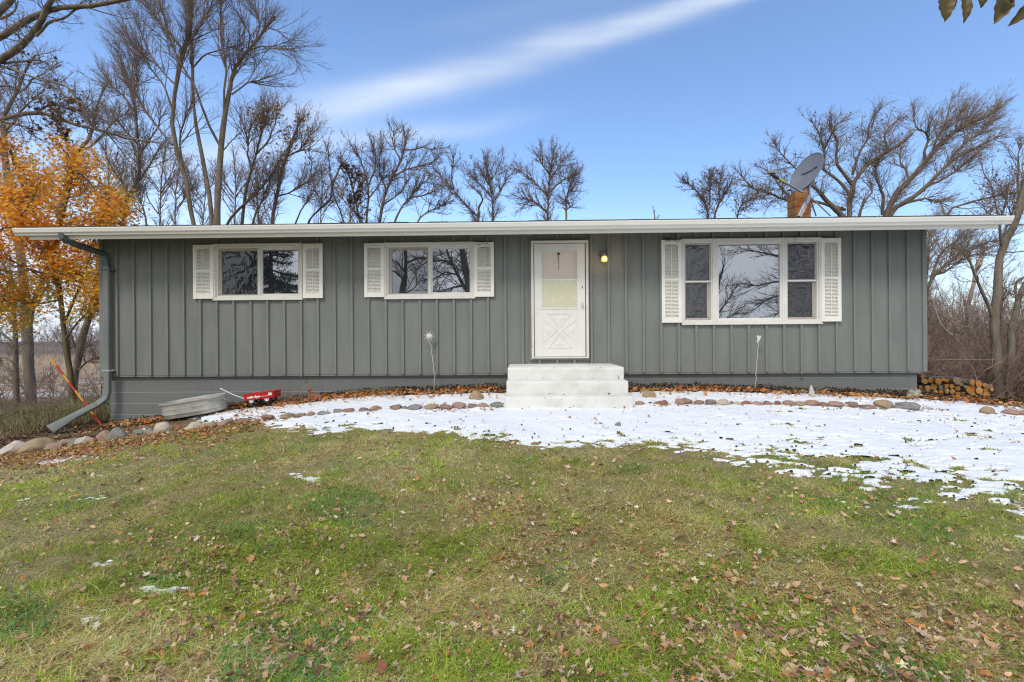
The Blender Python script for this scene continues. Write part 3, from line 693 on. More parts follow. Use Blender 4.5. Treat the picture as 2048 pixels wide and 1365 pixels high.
mb = MB(); mb.box(chx0+.06, chx1-.05, 3.66, 3.6+cs_-.06, chz-.005, chz+.12); mb.build('flue', mat('clay_flue', (.35, .15, .08), .85, col2=(.5, .3, .2), nscale=12), chim, bevel=.01)
mb = MB(); mb.box(chx0+.02, chx1-.04, 3.62, 3.6+cs_-.03, chz+.12, chz+.13); mb.prism([(chx0+.0, chz+.131), (chx1-.02, chz+.131), (chx0+cs_*.55, chz+.30)], 3.6, 3.6+cs_, 'y'); mb.build('cap', mat('black_metal', (.012, .012, .012), .6), chim)

# ------------------------------------------------------------------ front steps
steps = thing('front_steps', 'white painted concrete stoop with three steps below the front door', 'steps', (0.9, -.02, EYE-.9))
def st(x0, x1, yf, yb, zt, zb, name):
    mb = MB(); mb.prism([(yf, zb), (yb, zb), (yb, zt), (yf+.03, zt-.004), (yf+.006, zt-.018), (yf, zt-.05)], x0, x1)
    me_ = mb.build(name, M_STEP, steps, bevel=.006, off=(0.9, -.02, EYE-.9), smooth=True)
M_STEP = mat('white_step_paint', (.75, .745, .71), .6, col2=(.56, .54, .49), nscale=3.2, detail=9, sep=.61, specks=(12, .69, (.33, .28, .22)), bump=.7, bscale=7, bdist=.012)
sxl, sxr = .33+(1014-1024)/129.5-.03+.19, None
sxl = at(1014, 740, -1.24)[0]; sxr = at(1249, 740, -1.24)[0]
st(sxl+.01, sxr-.01, -1.24, -.03, EYE-.405, EYE-1.15, 'step')
st(sxl+.0, at(1256.5, 770, -1.53)[0], -1.53, -1.2545, EYE-.595, EYE-1.2, 'step')
st(sxl+.0, at(1265.5, 800, -1.82)[0], -1.82, -1.5445, EYE-.79, EYE-1.3, 'step')

# ------------------------------------------------------------------ satellite dish
YD = 2.3
dc = at(1614, 346, YD)
tocam = Vector(CAM-dc).normalized(); rgt = Vector(RN[:, 0]); upv = Vector((0, 0, 1))
minor = (rgt*-.84+upv*.54).normalized()
nrm = (tocam*.32+minor*.93); nrm = (nrm-Vector((0, 0, 0))).normalized()
majd = (rgt*.54+upv*.84); majd = (majd-nrm*majd.dot(nrm)).normalized(); mind = majd.cross(nrm).normalized()
dish = thing('satellite_dish', 'grey oval satellite dish on a silver tripod mast beside the chimney', 'satellite dish', tuple(dc))
D = Vector(dc)
def dpt(r, a, off=0, sh=0):
    A, B = .455, .40
    p = majd*(A*r*math.cos(a))+mind*(B*r*math.sin(a))+nrm*(.075*(r*r)-.05+off)
    return p
n_, k_ = 10, 40
vs = []; fs = []
for off in (0, -.012):
    b0 = len(vs); vs.append(tuple(dpt(0, 0, off)))
    for i in range(1, n_+1):
        for j in range(k_): vs.append(tuple(dpt(i/n_, 2*PI*j/k_, off)))
    for j in range(k_): fs.append((b0, b0+1+j, b0+1+(j+1) % k_))
    for i in range(n_-1):
        for j in range(k_): fs.append((b0+1+i*k_+j, b0+1+(i+1)*k_+j, b0+1+(i+1)*k_+(j+1) % k_, b0+1+i*k_+(j+1) % k_))
o1 = 1+(n_-1)*k_; o2 = 1+n_*k_+o1
for j in range(k_): fs.append((o1+j, o2+j, o2+(j+1) % k_, o1+(j+1) % k_))
mb = MB(); mb.add(vs, fs); M_DISH = mat('dish_enamel', (.21, .225, .265), .45, col2=(.18, .195, .23), nscale=3)
refl = mb.build('reflector', M_DISH, dish, smooth=True)
ed = MB(); ed.tube([tuple(dpt(1.0, 2*PI*j/48, .0)) for j in range(49)], .008, 6, cap=False); ed.build('rim', M_DISH, refl, smooth=True)
def text_mesh(name, body, size, m, parent, place, off=None, bold=0., slant=0.):
    cu = bpy.data.curves.new('t', 'FONT'); cu.body = body; cu.size = size; cu.align_x = 'CENTER'; cu.align_y = 'CENTER'; cu.offset = bold; cu.shear = slant; cu.extrude = .0012; cu.resolution_u = 3
    o = bpy.data.objects.new('t', cu); C.objects.link(o); dg = bpy.context.evaluated_depsgraph_get()
    me = bpy.data.meshes.new_from_object(o.evaluated_get(dg)); bpy.data.objects.remove(o)
    for v in me.vertices: v.co = place(v.co)
    me.name = name; me.materials.clear(); me.materials.append(m); me.update()
    return link(bpy.data.objects.new(name, me), parent)
_v2 = tocam; _r = rgt; _u = _r.cross(_v2)*-1 if (_r.cross(_v2)).z < 0 else _r.cross(_v2)
_r = (_r-_v2*_r.dot(_v2)).normalized(); _u = (upv-_v2*upv.dot(_v2)-_r*(upv-_v2*upv.dot(_v2)).dot(_r)).normalized()
_M = Matrix(((majd.dot(_r), mind.dot(_r)), (majd.dot(_u), mind.dot(_u)))).inverted(); _s = _M @ Vector((.85, .53)); TXD = (majd*_s[0]+mind*_s[1]); TXP = 1/TXD.length; TXD.normalize()
def on_dish(co):
    # baseline runs along the seen rising direction on the dish face
    tx = TXD; ty = nrm.cross(tx).normalized()
    c0 = majd*.06
    p = c0+tx*co.x+ty*co.y
    a = p.dot(majd)/.455; b = p.dot(mind)/.40; r2_ = a*a+b*b
    return majd*(a*.455)+mind*(b*.40)+nrm*(.075*r2_-.05+.006+co.z)
text_mesh('lettering', 'HughesNet', .072/TXP, mat('dark_print', (.03, .035, .05), .5), refl, on_dish, bold=.002, slant=.1)
# feed arm and horn
a0 = at(1604, 384.5, YD-.12)-dc; a1 = at(1571, 366, YD-.75)-dc; a2 = at(1556, 357, YD-1.0)-dc; a3 = at(1543, 348.5, YD-1.2)-dc
mb = MB(); mb.rect_tube([a0, a1], .035, .035); arm = mb.build('feed_arm', M_STEEL, dish)
mb = MB(); mb.rect_tube([a1, a2], .038, .038); mb.build('grip', mat('yellow_tape', (.75, .66, .03), .5), arm)
mb = MB(); mb.rect_tube([a2, a3], .05, .045); mb.build('bracket', mat('black_plastic', (.03, .03, .03), .5), arm)
mb = MB(); h0 = at(1536, 345.5, YD-1.2)-dc; h1 = at(1551, 345.5, YD-1.15)-dc
mb.rect_tube([h0, (Vector(h0)+Vector(h1))/2+Vector((0, 0, .015)), h1], [.05, .07, .055], [.07, .08, .06]); mb.build('feed_horn', mat('horn_grey', (.35, .33, .28), .5), arm, bevel=.004)
# mast, legs
YM = YD+.12
m0 = at(1617, 374, YM)-dc; m1 = at(1618.5, 392, YM)-dc
def roof_z(y): return zf+SL*(y+OH)
f0 = at(1598.5, 434, YM-.1)-dc; f1 = at(1661, 432, YM+.3)-dc; f2 = at(1632, 432, YM+1.0)-dc
mb = MB(); mb.tube([m0, m1, at(1611, 405, YM-.03)-dc], .034, 12); mast = mb.build('mast', M_STEEL, dish, smooth=True)
mb = MB(); mb.rect_tube([m1, f0], .085, .06); mb.build('leg', M_STEEL, dish)
mb = MB(); mb.tube([m1, f1], .016, 8); mb.build('leg', mat('white_pipe', (.6, .6, .62), .4), dish, smooth=True)
mb = MB(); mb.tube([m1, f2], .016, 8); mb.build('leg', M_STEEL, dish, smooth=True)
mb = MB(); b0 = Vector(at(1620, 372, YM-.02)-dc); b1 = -nrm*.06+Vector((0, 0, -.02))
mb.rect_tube([tuple(b1+Vector(at(1622, 362, YM-.03)-dc)*.5), tuple(b0)], .14, .12); mb.build('bracket', M_STEEL, dish, bevel=.006)
mb = MB(); mb.tube([at(1613, 398, YM-.08)-dc, at(1612, 404, YM-.14)-dc, at(1615, 410, YM-.16)-dc, at(1621, 411, YM-.14)-dc, at(1624, 405, YM-.1)-dc], .006, 6); mb.build('cable', mat('cable_black', (.02, .02, .02), .5), dish, smooth=True)
# ------------------------------------------------------------------ small things by the wall
def remesh(name, mb, m, parent, voxel, smooth_it=4):
    o = mb.build('tmp', m); md = o.modifiers.new('r', 'REMESH'); md.mode = 'VOXEL'; md.voxel_size = voxel
    if smooth_it:
        s2 = o.modifiers.new('s', 'SMOOTH'); s2.iterations = smooth_it; s2.factor = .5
    dg = bpy.context.evaluated_depsgraph_get(); me = bpy.data.meshes.new_from_object(o.evaluated_get(dg)); bpy.data.objects.remove(o)
    me.name = name; me.polygons.foreach_set('use_smooth', [True]*len(me.polygons)); return link(bpy.data.objects.new(name, me), parent)
def ell(mb, c, r, rot=0., k=14):
    """ellipsoid, rot about y"""
    vs = []; n = 9
    for i in range(n+1):
        th_ = PI*i/n
        for j in range(k):
            p = Vector((r[0]*math.sin(th_)*math.cos(2*PI*j/k), r[1]*math.sin(th_)*math.sin(2*PI*j/k), r[2]*math.cos(th_)))
            p.rotate(Matrix.Rotation(rot, 3, 'Y')); vs.append((c[0]+p.x, c[1]+p.y, c[2]+p.z))
    mb.add(vs, [(i*k+j, i*k+(j+1) % k, (i+1)*k+(j+1) % k, (i+1)*k+j) for i in range(n) for j in range(k)])

# galvanised oval tub
tc_ = at(392, 812, -.62); tub = thing('wash_tub', 'dented oval galvanised wash tub tipped on the slope against the foundation', 'wash tub', (tc_[0], -.62, at(392, 825, -.62)[2]-.02), rot=(math.radians(4), math.radians(-8.5), 0))
mb = MB(); pr = [(0, 0), (.91, 0), (.92, .01), (.93, .055), (.945, .06), (.945, .072), (.935, .078), (.95, .14), (.952, .145), (.952, .157), (.94, .163), (.985, .235), (1.01, .237), (1.015, .25), (1.0, .262), (.985, .258), (.965, .235), (.86, .02), (0, .018)]
def tubk(prf, k=56):
    vs = []
    for r, z in prf:
        for j in range(k):
            a_ = 2*PI*j/k; ex = .57*math.copysign(abs(math.cos(a_))**.85, math.cos(a_)); ey = .37*math.copysign(abs(math.sin(a_))**.9, math.sin(a_))
            d_ = .006*math.sin(a_*5+z*20)+.004*math.sin(a_*11)
            vs.append((r*ex*(1+d_), r*ey*(1+d_), z))
    return vs, [(i*k+j, i*k+(j+1) % k, (i+1)*k+(j+1) % k, (i+1)*k+j) for i in range(len(prf)-1) for j in range(k)]
mb.add(*tubk(pr)); M_TUB = mat('weathered_zinc', (.32, .32, .30), .55, col2=(.47, .46, .42), nscale=5, metal=.15, specks=(14, .66, (.30, .22, .15)), bump=.2, bscale=30, stretch=(1, 1, 2.5))
mb.build('tub_wall', M_TUB, tub, smooth=True, angle=60); tub.scale = (.95, .78, .98)
for s_ in (-1, 1):
    mb = MB(); mb.tube([(s_*.55, -.06, .19), (s_*.59, -.055, .17), (s_*.60, 0, .15), (s_*.59, .055, .17), (s_*.55, .06, .19)], .007, 6); mb.build('handle', M_STEEL, tub, smooth=True)

# red wagon
wc = at(527, 806, -.42); wagon = thing('toy_wagon', 'small red steel toy wagon with white lettering beside the wash tub', 'wagon', (wc[0], -.42, wc[2]), rot=(0, math.radians(-6.5), 0)); wagon.scale = (.86,)*3
M_RED = mat('red_enamel', (.52, .018, .02), .32, col2=(.45, .015, .02), nscale=3); 
sw = .0087
hl, hw_, hb = .305, .16, .125
z_b = .088
mb = MB()
def trap(z, e): return [(-hl*e, -hw_*e, z), (hl*e, -hw_*e, z), (hl*e, hw_*e, z), (-hl*e, hw_*e, z)]
vs = trap(z_b, .95)+trap(z_b+hb, 1.0)+trap(z_b+hb, .975)+trap(z_b+.008, .93)
fs = [(3, 2, 1, 0)]+[(i, (i+1) % 4, 4+(i+1) % 4, 4+i) for i in range(4)]+[(4+i, 4+(i+1) % 4, 8+(i+1) % 4, 8+i) for i in range(4)]+[(8+i, 8+(i+1) % 4, 12+(i+1) % 4, 12+i) for i in range(4)]+[(12, 13, 14, 15)]
mb.add(vs, fs); body = mb.build('wagon_body', M_RED, wagon, bevel=.006)
mb = MB(); mb.tube([(-hl, -hw_, z_b+hb), (hl, -hw_, z_b+hb), (hl, hw_, z_b+hb), (-hl, hw_, z_b+hb), (-hl, -hw_, z_b+hb)], .008, 8); mb.build('rim', M_RED, body, smooth=True)
M_TXT = mat('white_print', (.85, .84, .80), .5)
def on_w(dx, dz, sc_=1):
    return lambda co: Vector((dx+co.x, -hw_*.95-.0085-(co.y+dz)*.055-.0035-co.z, z_b+.062+dz+co.y))
text_mesh('lettering', 'radio flyer', .062, M_TXT, body, on_w(-.095, -.006), bold=.0028)
text_mesh('lettering', '80', .072, M_TXT, body, on_w(.235, .014), bold=.0035)
mb = MB(); mb.box(.045, .19, -hw_*.95-.016, -hw_*.95-.010, z_b+.048, z_b+.054); mb.build('lettering', M_TXT, body)
M_BLK = mat('black_steel', (.025, .025, .027), .45); M_RUB = mat('rubber', (.03, .03, .03), .8); M_HUB = mat('white_hub', (.72, .72, .72), .4)
mb = MB(); mb.box(-.17, .20, -.03, .03, .07, .086); mb.box(-.19, -.15, -.1, .1, .05, .08); mb.box(.12, .17, -.1, .1, .05, .08); mb.build('undercarriage', M_BLK, wagon, bevel=.003)
def wheel(x, y):
    mb = MB(); k = 24; pr_ = [(.045, -.018), (.068, -.020), (.077, -.012), (.077, .012), (.068, .020), (.045, .018), (.045, -.018)]
    vs = [(x+r*math.cos(2*PI*j/k), y+z, .077+r*math.sin(2*PI*j/k)) for r, z in pr_ for j in range(k)]
    mb.add(vs, [(i*k+j, i*k+(j+1) % k, (i+1)*k+(j+1) % k, (i+1)*k+j) for i in range(6) for j in range(k)]); wh = mb.build('wheel', M_RUB, wagon, smooth=True)
    s_ = -1 if y < 0 else 1
    mb = MB(); pr_ = [(0, .022), (.012, .022), (.014, .012), (.035, .010), (.046, .016), (.0465, -.012), (0, -.012)]
    vs = [(x+r*math.cos(2*PI*j/k), y+z*s_, .077+r*math.sin(2*PI*j/k)) for r, z in pr_ for j in range(k)]
    mb.add(vs, [(i*k+j, i*k+(j+1) % k, (i+1)*k+(j+1) % k, (i+1)*k+j) for i in range(6) for j in range(k)]); mb.build('hub_cap', M_HUB, wh, smooth=True)
for x in (-.165, .145):
    for y in (-.125, .125): wheel(x, y)
mb = MB(); hp = [(-.19, -.01, .06), (-.26, -.02, .07), (-.345, -.03, .125)]; mb.tube(hp, .008, 6); mb.build('tongue', M_BLK, wagon, smooth=True)
mb = MB(); mb.tube([(-.335, -.03, .115), (-.55, -.04, .225), (-.775, -.05, .37)], .010, 8); mb.tube([(-.775, -.05, .37), (-.80, -.05, .385)], .016, 8); mb.build('handle', M_HUB, wagon, smooth=True)

# resting fawn figurine
fc = at(626, 800, -.42); fawn = thing('deer_figurine', 'terracotta fawn figurine lying down against the grey foundation', 'figurine', (fc[0], -.42, fc[2]))
mb = MB(); ell(mb, (.045, 0, .06), (.10, .05, .052), .05); ell(mb, (.12, .0, .045), (.05, .05, .045)); ell(mb, (-.03, 0, .06), (.05, .04, .05)); 
mb.tube([(-.045, 0, .07), (-.062, -.005, .115), (-.055, -.01, .155)], [.034, .026, .024], 10); ell(mb, (-.055, -.018, .175), (.028, .03, .026)); ell(mb, (-.065, -.055, .166), (.016, .03, .014))
mb.tube([(-.07, .0, .19), (-.082, .0, .215), (-.075, .0, .235)], [.008, .014, .004], 6); mb.tube([(-.035, .0, .19), (-.012, .0, .215), (-.002, .0, .222)], [.008, .014, .004], 6)
mb.tube([(-.04, -.03, .03), (-.10, -.05, .018), (-.05, -.06, .014)], [.02, .014, .012], 8); mb.tube([(.09, -.045, .03), (.03, -.065, .016), (.08, -.07, .012)], [.024, .014, .012], 8)
remesh('body', mb, mat('terracotta', (.24, .085, .045), .7, col2=(.30, .12, .07), nscale=14), fawn, .006, 2)

# seated pale figurine near the right-hand wall
bc = at(1626, 797, -.75); bun = thing('animal_figurine', 'weathered white animal figurine standing on the snow below the big window', 'figurine', (bc[0], -.75, bc[2]-.01))
mb = MB(); ell(mb, (.02, 0, .04), (.085, .05, .04)); ell(mb, (-.02, 0, .09), (.045, .04, .065)); ell(mb, (-.028, -.005, .15), (.032, .03, .045)); mb.tube([(-.03, .0, .17), (-.028, .0, .20), (-.02, .0, .225)], [.022, .016, .006], 8); ell(mb, (.085, 0, .03), (.035, .025, .02)); mb.tube([(-.03, -.03, .1), (-.04, -.05, .05), (-.05, -.06, .015)], [.02, .016, .018], 8)
remesh('body', mb, mat('bleached_stone', (.62, .60, .54), .85, col2=(.45, .43, .37), nscale=18, bump=.4, bscale=60), bun, .007, 3)
fc2 = at(1827, 794, -.22); frog = thing('frog_figurine', 'lumpy pale concrete frog figurine at the foundation corner', 'figurine', (fc2[0], -.22, fc2[2]-.02))
mb = MB(); ell(mb, (0, 0, .06), (.11, .07, .055)); ell(mb, (-.05, -.02, .10), (.05, .05, .045)); ell(mb, (.055, -.02, .11), (.05, .045, .04)); ell(mb, (.0, -.05, .05), (.06, .04, .04)); ell(mb, (-.10, -.03, .035), (.035, .04, .03)); ell(mb, (.10, -.03, .04), (.035, .04, .035))
remesh('body', mb, mat('mossy_concrete', (.42, .40, .32), .9, col2=(.30, .28, .20), nscale=16, bump=.4, bscale=60), frog, .009, 3)

# metal sun on a wavy stake
M_WIRE = mat('pale_wire', (.62, .61, .57), .5)
s0 = at(858.5, 673, -.14); sun_s = thing('sun_stake', 'small white metal sun ornament on a wavy wire stake against the siding', 'garden stake', (s0[0], -.14, gz(s0[0], -.14)))
o3 = Vector((s0[0], -.14, float(gz(s0[0], -.14))))
mb = MB(); cz = s0-np.array(o3)
for q in range(8):
    a_ = PI/8+q*PI/4+.12; mb.tube([(cz[0]+.045*math.cos(a_-.28), 0, cz[2]+.045*math.sin(a_-.28)), (cz[0]+.108*math.cos(a_), 0, cz[2]+.108*math.sin(a_)), (cz[0]+.045*math.cos(a_+.28), 0, cz[2]+.045*math.sin(a_+.28))], .0042, 5)
mb.build('ray', M_WIRE, sun_s, smooth=True)
mb = MB(); k = 20; pr_ = [(0, -.018), (.025, -.016), (.045, -.006), (.05, .0), (.045, .004), (0, .005)]
mb.add([(cz[0]+r*math.cos(2*PI*j/k), z, cz[2]+r*math.sin(2*PI*j/k)) for r, z in pr_ for j in range(k)], [(i*k+j, i*k+(j+1) % k, (i+1)*k+(j+1) % k, (i+1)*k+j) for i in range(5) for j in range(k)])
mb.build('sun_face', mat('white_resin', (.78, .77, .73), .6, col2=(.6, .6, .56), nscale=60, bump=.6, bscale=90), sun_s, smooth=True)
wv = [(859, 682), (860, 688), (864, 694), (863, 701), (862, 707), (865.5, 714), (864.5, 721), (867.5, 728), (867, 736), (866.5, 742), (870, 748), (870, 752), (868.2, 760), (868.3, 784)]
mb = MB(); mb.tube([tuple(at(a_, b_, -.14)-np.array(o3)) for a_, b_ in wv], .0048, 6); mb.build('stake', M_WIRE, sun_s, smooth=True)
s1 = at(1516.5, 678, -.16); gzz = float(gz(s1[0], -.3)); hum = thing('bird_stake', 'white metal bird ornament on a thin bent wire stake under the picture window', 'garden stake', (s1[0], -.16, gzz)); o3 = np.array([s1[0], -.16, gzz])
mb = MB(); pts_ = [(1515, 670), (1516.5, 673), (1518.5, 671), (1519.5, 673), (1522.5, 671.5), (1522, 675), (1520, 679), (1517.5, 683), (1516, 687), (1513.5, 684), (1514.8, 678), (1513.5, 674)]
mb.prism([(at(a_, b_, -.16)[0]-s1[0], at(a_, b_, -.16)[2]-gzz) for a_, b_ in pts_], -.007, .007, 'y'); mb.build('bird', mat('white_resin', (.78, .77, .73), .6), hum, bevel=.003)
mb = MB(); mb.tube([tuple(at(a_, b_, -.16)-o3) for a_, b_ in [(1516, 686), (1516.5, 694), (1514.5, 704), (1515.5, 713), (1513, 724), (1514, 736), (1511.5, 748), (1513, 758), (1510.5, 768), (1509.5, 784), (1509.5, 795)]], .0048, 6); mb.build('stake', M_WIRE, hum, smooth=True)

# leaning red and yellow driveway marker
ma, mb_ = at(101, 717, -.1), at(201, 848, -.18); L_ = mb_-ma
mk = thing('marker_rod', 'leaning red and yellow banded marker rod behind the downspout', 'marker rod', tuple(mb_))
cuts = [0, .115, .255, .37, .50, .655, .76, .87, 1.06]
for i in range(8):
    m_a = MB(); a_ = ma+L_*cuts[i]-mb_; b_ = ma+L_*cuts[i+1]-mb_; m_a.tube([a_, b_], .017 if i % 2 else .016, 10)
    m_a.build('band', mat('yellow_enamel', (.72, .36, .02), .45) if i % 2 == 0 else mat('red_band', (.55, .035, .015), .45), mk, smooth=True)

# ------------------------------------------------------------------ stones
def ico(sub):
    bm = bmesh.new(); bmesh.ops.create_icosphere(bm, subdivisions=sub, radius=1); v = [tuple(x.co) for x in bm.verts]; f = [tuple(y.index for y in x.verts) for x in bm.faces]; bm.free(); return np.array(v), np.array(f)
ICO, ICOF = ico(4)
def stone_mesh(rx, ry, rz, seed, rough=.30, flat=.0):
    r_ = random.Random(seed); off = Vector((r_.uniform(0, 90), r_.uniform(0, 90), r_.uniform(0, 90)))
    out = []
    planes = [(Vector((r_.gauss(0, 1), r_.gauss(0, 1), r_.gauss(0, 1))).normalized(), r_.uniform(.62, .88)) for _ in range(7)]
    for v in ICO:
        p = Vector(v); d = 1+rough*(mnoise.noise(p*1.1+off)*1.2)+rough*.25*mnoise.noise(p*3.3+off)+rough*.06*mnoise.noise(p*9+off)
        q = p*d
        for nn, dd in planes:
            e = q.dot(nn)-dd
            if e > 0: q -= nn*e*.75
        out.append((q.x*rx, q.y*ry, q.z*rz))
    return np.array(out)
STC = {'pink': ((.42, .27, .21), (.30, .20, .16)), 'tan': ((.42, .32, .20), (.30, .22, .14)), 'grey': ((.20, .195, .185), (.28, .27, .25)), 'greenish grey': ((.17, .19, .16), (.24, .25, .21)),
       'pale': ((.55, .48, .38), (.42, .36, .28)), 'brown': ((.22, .14, .10), (.30, .20, .15)), 'purplish': ((.20, .13, .13), (.28, .20, .19)), 'white': ((.60, .55, .49), (.45, .38, .32)), 'reddish': ((.30, .15, .10), (.22, .12, .09))}
def stone(px0, px1, pyt, pyb, colr, label, Y=-1.6, seed=0, group='stones edging the planting bed', name='stone', sink=.35, rough=.30):
    P = at((px0+px1)/2, pyb, Y); X = P[0]; zg_ = float(gz(X, Y)); a_ = at(px0, pyb, Y)[0]; b_ = at(px1, pyb, Y)[0]; ht = at(px0, pyt, Y)[2]-P[2]
    rx = (b_-a_)/2*1.03; top = P[2]+ht; rz = max(ht/1.5, .045); r_ = random.Random(seed+int(px0)); ry = rx*r_.uniform(.7, 1.0) if rx < .25 else .2
    v = stone_mesh(rx, ry, rz, seed+int(px0), rough)
    cz_ = top-v[:, 2].max(); c1, c2 = STC[colr]
    o = np_mesh(name, v, ICOF, mat('stone_'+colr.replace(' ', '_'), c1, .85, col2=c2, nscale=9, detail=8, bump=.55, bscale=22, bdist=.02, specks=(70, .66, tuple(c*.55 for c in c1))))
    o.location = (X, Y, zg_+(.022 if px0 > 512 else -.005)+max(ht, .045)*(.95 if px0 > 512 else .86)-v[:, 2].max()); o.rotation_euler = (0, 0, r_.uniform(-.3, .3))
    return tag(o, label, 'stone', group)
# left run, from the big boulders by the downspout outlet to the steps
LEFT = [(6, 58, 864, 893, 'white', 'big whitish boulder at the outer left end of the stone edging'), (26, 60, 878, 897, 'pink', 'pinkish boulder wedged in front of the whitish boulder'),
 (43, 104, 868, 897, 'tan', 'large tan boulder below the downspout outlet'), (90, 122, 876, 891, 'pink', 'flat pinkish stone right of the large tan boulder'), (114, 143, 869, 886, 'pink', 'rounded pink stone left of the dark greenish one'),
 (137, 162, 868, 885, 'greenish grey', 'dark greenish stone between a pink and a cream stone'), (156, 186, 866, 883, 'pale', 'cream coloured stone below the marker rod'), (193, 222, 855, 878, 'pink', 'slanting pink slab below the house corner'),
 (218, 254, 846, 873, 'grey', 'large grey-brown stone below the house corner'), (268, 291, 847, 861, 'greenish grey', 'smooth green-grey stone in the left of the edging'), (286, 312, 847, 862, 'grey', 'squarish grey stone beside the green-grey one'),
 (311, 344, 836, 860, 'pale', 'rough rounded cream stone left below the wash tub'), (372, 406, 836, 852, 'pale', 'pale rough stone right below the wash tub'), (402, 436, 838, 850, 'tan', 'long tan stone half buried in leaves below the tub'),
 (436, 468, 832, 846, 'pink', 'pinkish stone in leaves below the wagon handle'), (470, 500, 830, 841, 'brown', 'brown stone among leaves below the red wagon'), (505, 524, 826, 834, 'pink', 'small pink stone below the red wagon wheels'),
 (524, 548, 823, 832, 'brown', 'small flat brown stone below the wagon'), (563, 588, 819, 829, 'tan', 'tan wedge stone poking from snow below the dry stalks'), (592, 612, 823, 829, 'brown', 'low brown sliver of stone left of a pointed stone'),
 (612, 630, 819, 827, 'pink', 'pointed pinkish stone below the fawn'), (636, 662, 819, 825, 'grey', 'thin flat grey stone right of the pointed one'), (664, 690, 819, 826, 'grey', 'grey stone with a grass tuft beside it'), (686, 712, 821, 827, 'brown', 'low dark stone right of the grass tuft'),
 (716, 738, 819, 825, 'purplish', 'small purplish stone in snow'), (738, 763, 814, 823, 'pink', 'domed pink-grey stone in snow'), (777, 806, 812, 822, 'brown', 'brown wedge stone in the snow left of the double dark stone'), (802, 815, 817, 822, 'greenish grey', 'tiny dark green stone in the edging'),
 (813, 845, 811, 821, 'grey', 'wide dark grey stone in the snow below the sun ornament'), (848, 876, 809, 819, 'tan', 'tan-pink stone right of the wide dark grey one'), (880, 906, 808, 816, 'brown', 'flat brown stone in the snow left of the blocky pink stone'), (905, 930, 807, 820, 'pink', 'blocky pink stone in the snow'),
 (932, 956, 808, 816, 'brown', 'reddish brown oval stone third before the steps'), (954, 980, 810, 818, 'pink', 'pale pink oval stone second before the steps'), (981, 1007, 803, 813, 'greenish grey', 'dark half-round stone touching the white steps')]
RIGHT = [(1270, 1290, 807, 815, 'tan', 'small brown stone just right of the white steps'), (1312, 1338, 805, 814, 'reddish', 'oval red-brown stone in snow with a twig on it'), (1349, 1370, 801, 812, 'pink', 'left one of two touching pink stones'),
 (1361, 1384, 801, 812, 'brown', 'right one of two touching pink-brown stones'), (1387, 1409, 805, 813, 'brown', 'dark triangular stone in snow'), (1408, 1431, 804, 813, 'purplish', 'dark flat purplish stone in snow'), (1433, 1460, 802, 813, 'pale', 'cream stone in the snow below the big window'),
 (1458, 1468, 808, 812, 'brown', 'tiny brown stone beside the cream stone'), (1466, 1482, 808, 813, 'pale', 'small pale stone right of the cream stone'), (1480, 1504, 808, 814, 'reddish', 'flat reddish stone in the tight row'), (1503, 1530, 806, 812, 'pink', 'long pinkish stone in the tight row'),
 (1524, 1544, 803, 810, 'brown', 'small brown stone set behind the tight row'), (1547, 1562, 805, 812, 'reddish', 'pointed rust coloured stone in the tight row'), (1563, 1592, 803, 811, 'pink', 'long pink-grey stone below the bird ornament'), (1585, 1612, 800, 807, 'tan', 'tan stone with leaves behind the long pink-grey one'),
 (1612, 1638, 801, 811, 'pink', 'humped pink stone below the white figurine'), (1636, 1656, 804, 811, 'brown', 'low brown stone right of the humped pink one'), (1655, 1684, 801, 812, 'pink', 'broad pink-brown stone with weeds behind it'), (1684, 1698, 806, 811, 'pale', 'small whitish stone right of the broad one'),
 (1692, 1714, 800, 811, 'brown', 'brown wedge stone with a green sprig'), (1712, 1750, 805, 811, 'brown', 'long low stone under brown leaves'), (1751, 1784, 801, 817, 'tan', 'large domed grey-tan stone below the house corner'), (1780, 1806, 806, 813, 'grey', 'low slate slab beside the large domed stone'),
 (1796, 1842, 803, 817, 'grey', 'big slanting grey slab with a yellow leaf'), (1846, 1860, 810, 818, 'white', 'small whitish stone right of the slanting slab'), (1960, 1988, 813, 828, 'tan', 'tan stone before the end of the woodpile'), (2006, 2036, 818, 829, 'pink', 'smooth pinkish stone near the right woods'),
 (2034, 2060, 816, 826, 'pink', 'rounded pink stone at the far right of the edging')]
for i, (a_, b_, t_, o_, c_, lb) in enumerate(LEFT): stone(a_, b_, t_, o_, c_, lb, seed=i*13, Y=-1.6 if a_ > 100 else -1.75)
for i, (a_, b_, t_, o_, c_, lb) in enumerate(RIGHT): stone(a_, b_, t_, o_, c_, lb, seed=700+i*17)
stone(936, 966, 780, 798, 'tan', 'angular tan rock standing in the snow near the left of the steps', Y=-1.0, seed=71, group=None, rough=.4)
stone(1282, 1312, 785, 797, 'tan', 'rough brown rock with orange leaves right of the steps', Y=-1.0, seed=72, group=None, rough=.3)
stone(1230, 1244, 849, 857, 'grey', 'small round grey stone alone in the snow below the steps', Y=-2.7, seed=73, group=None)

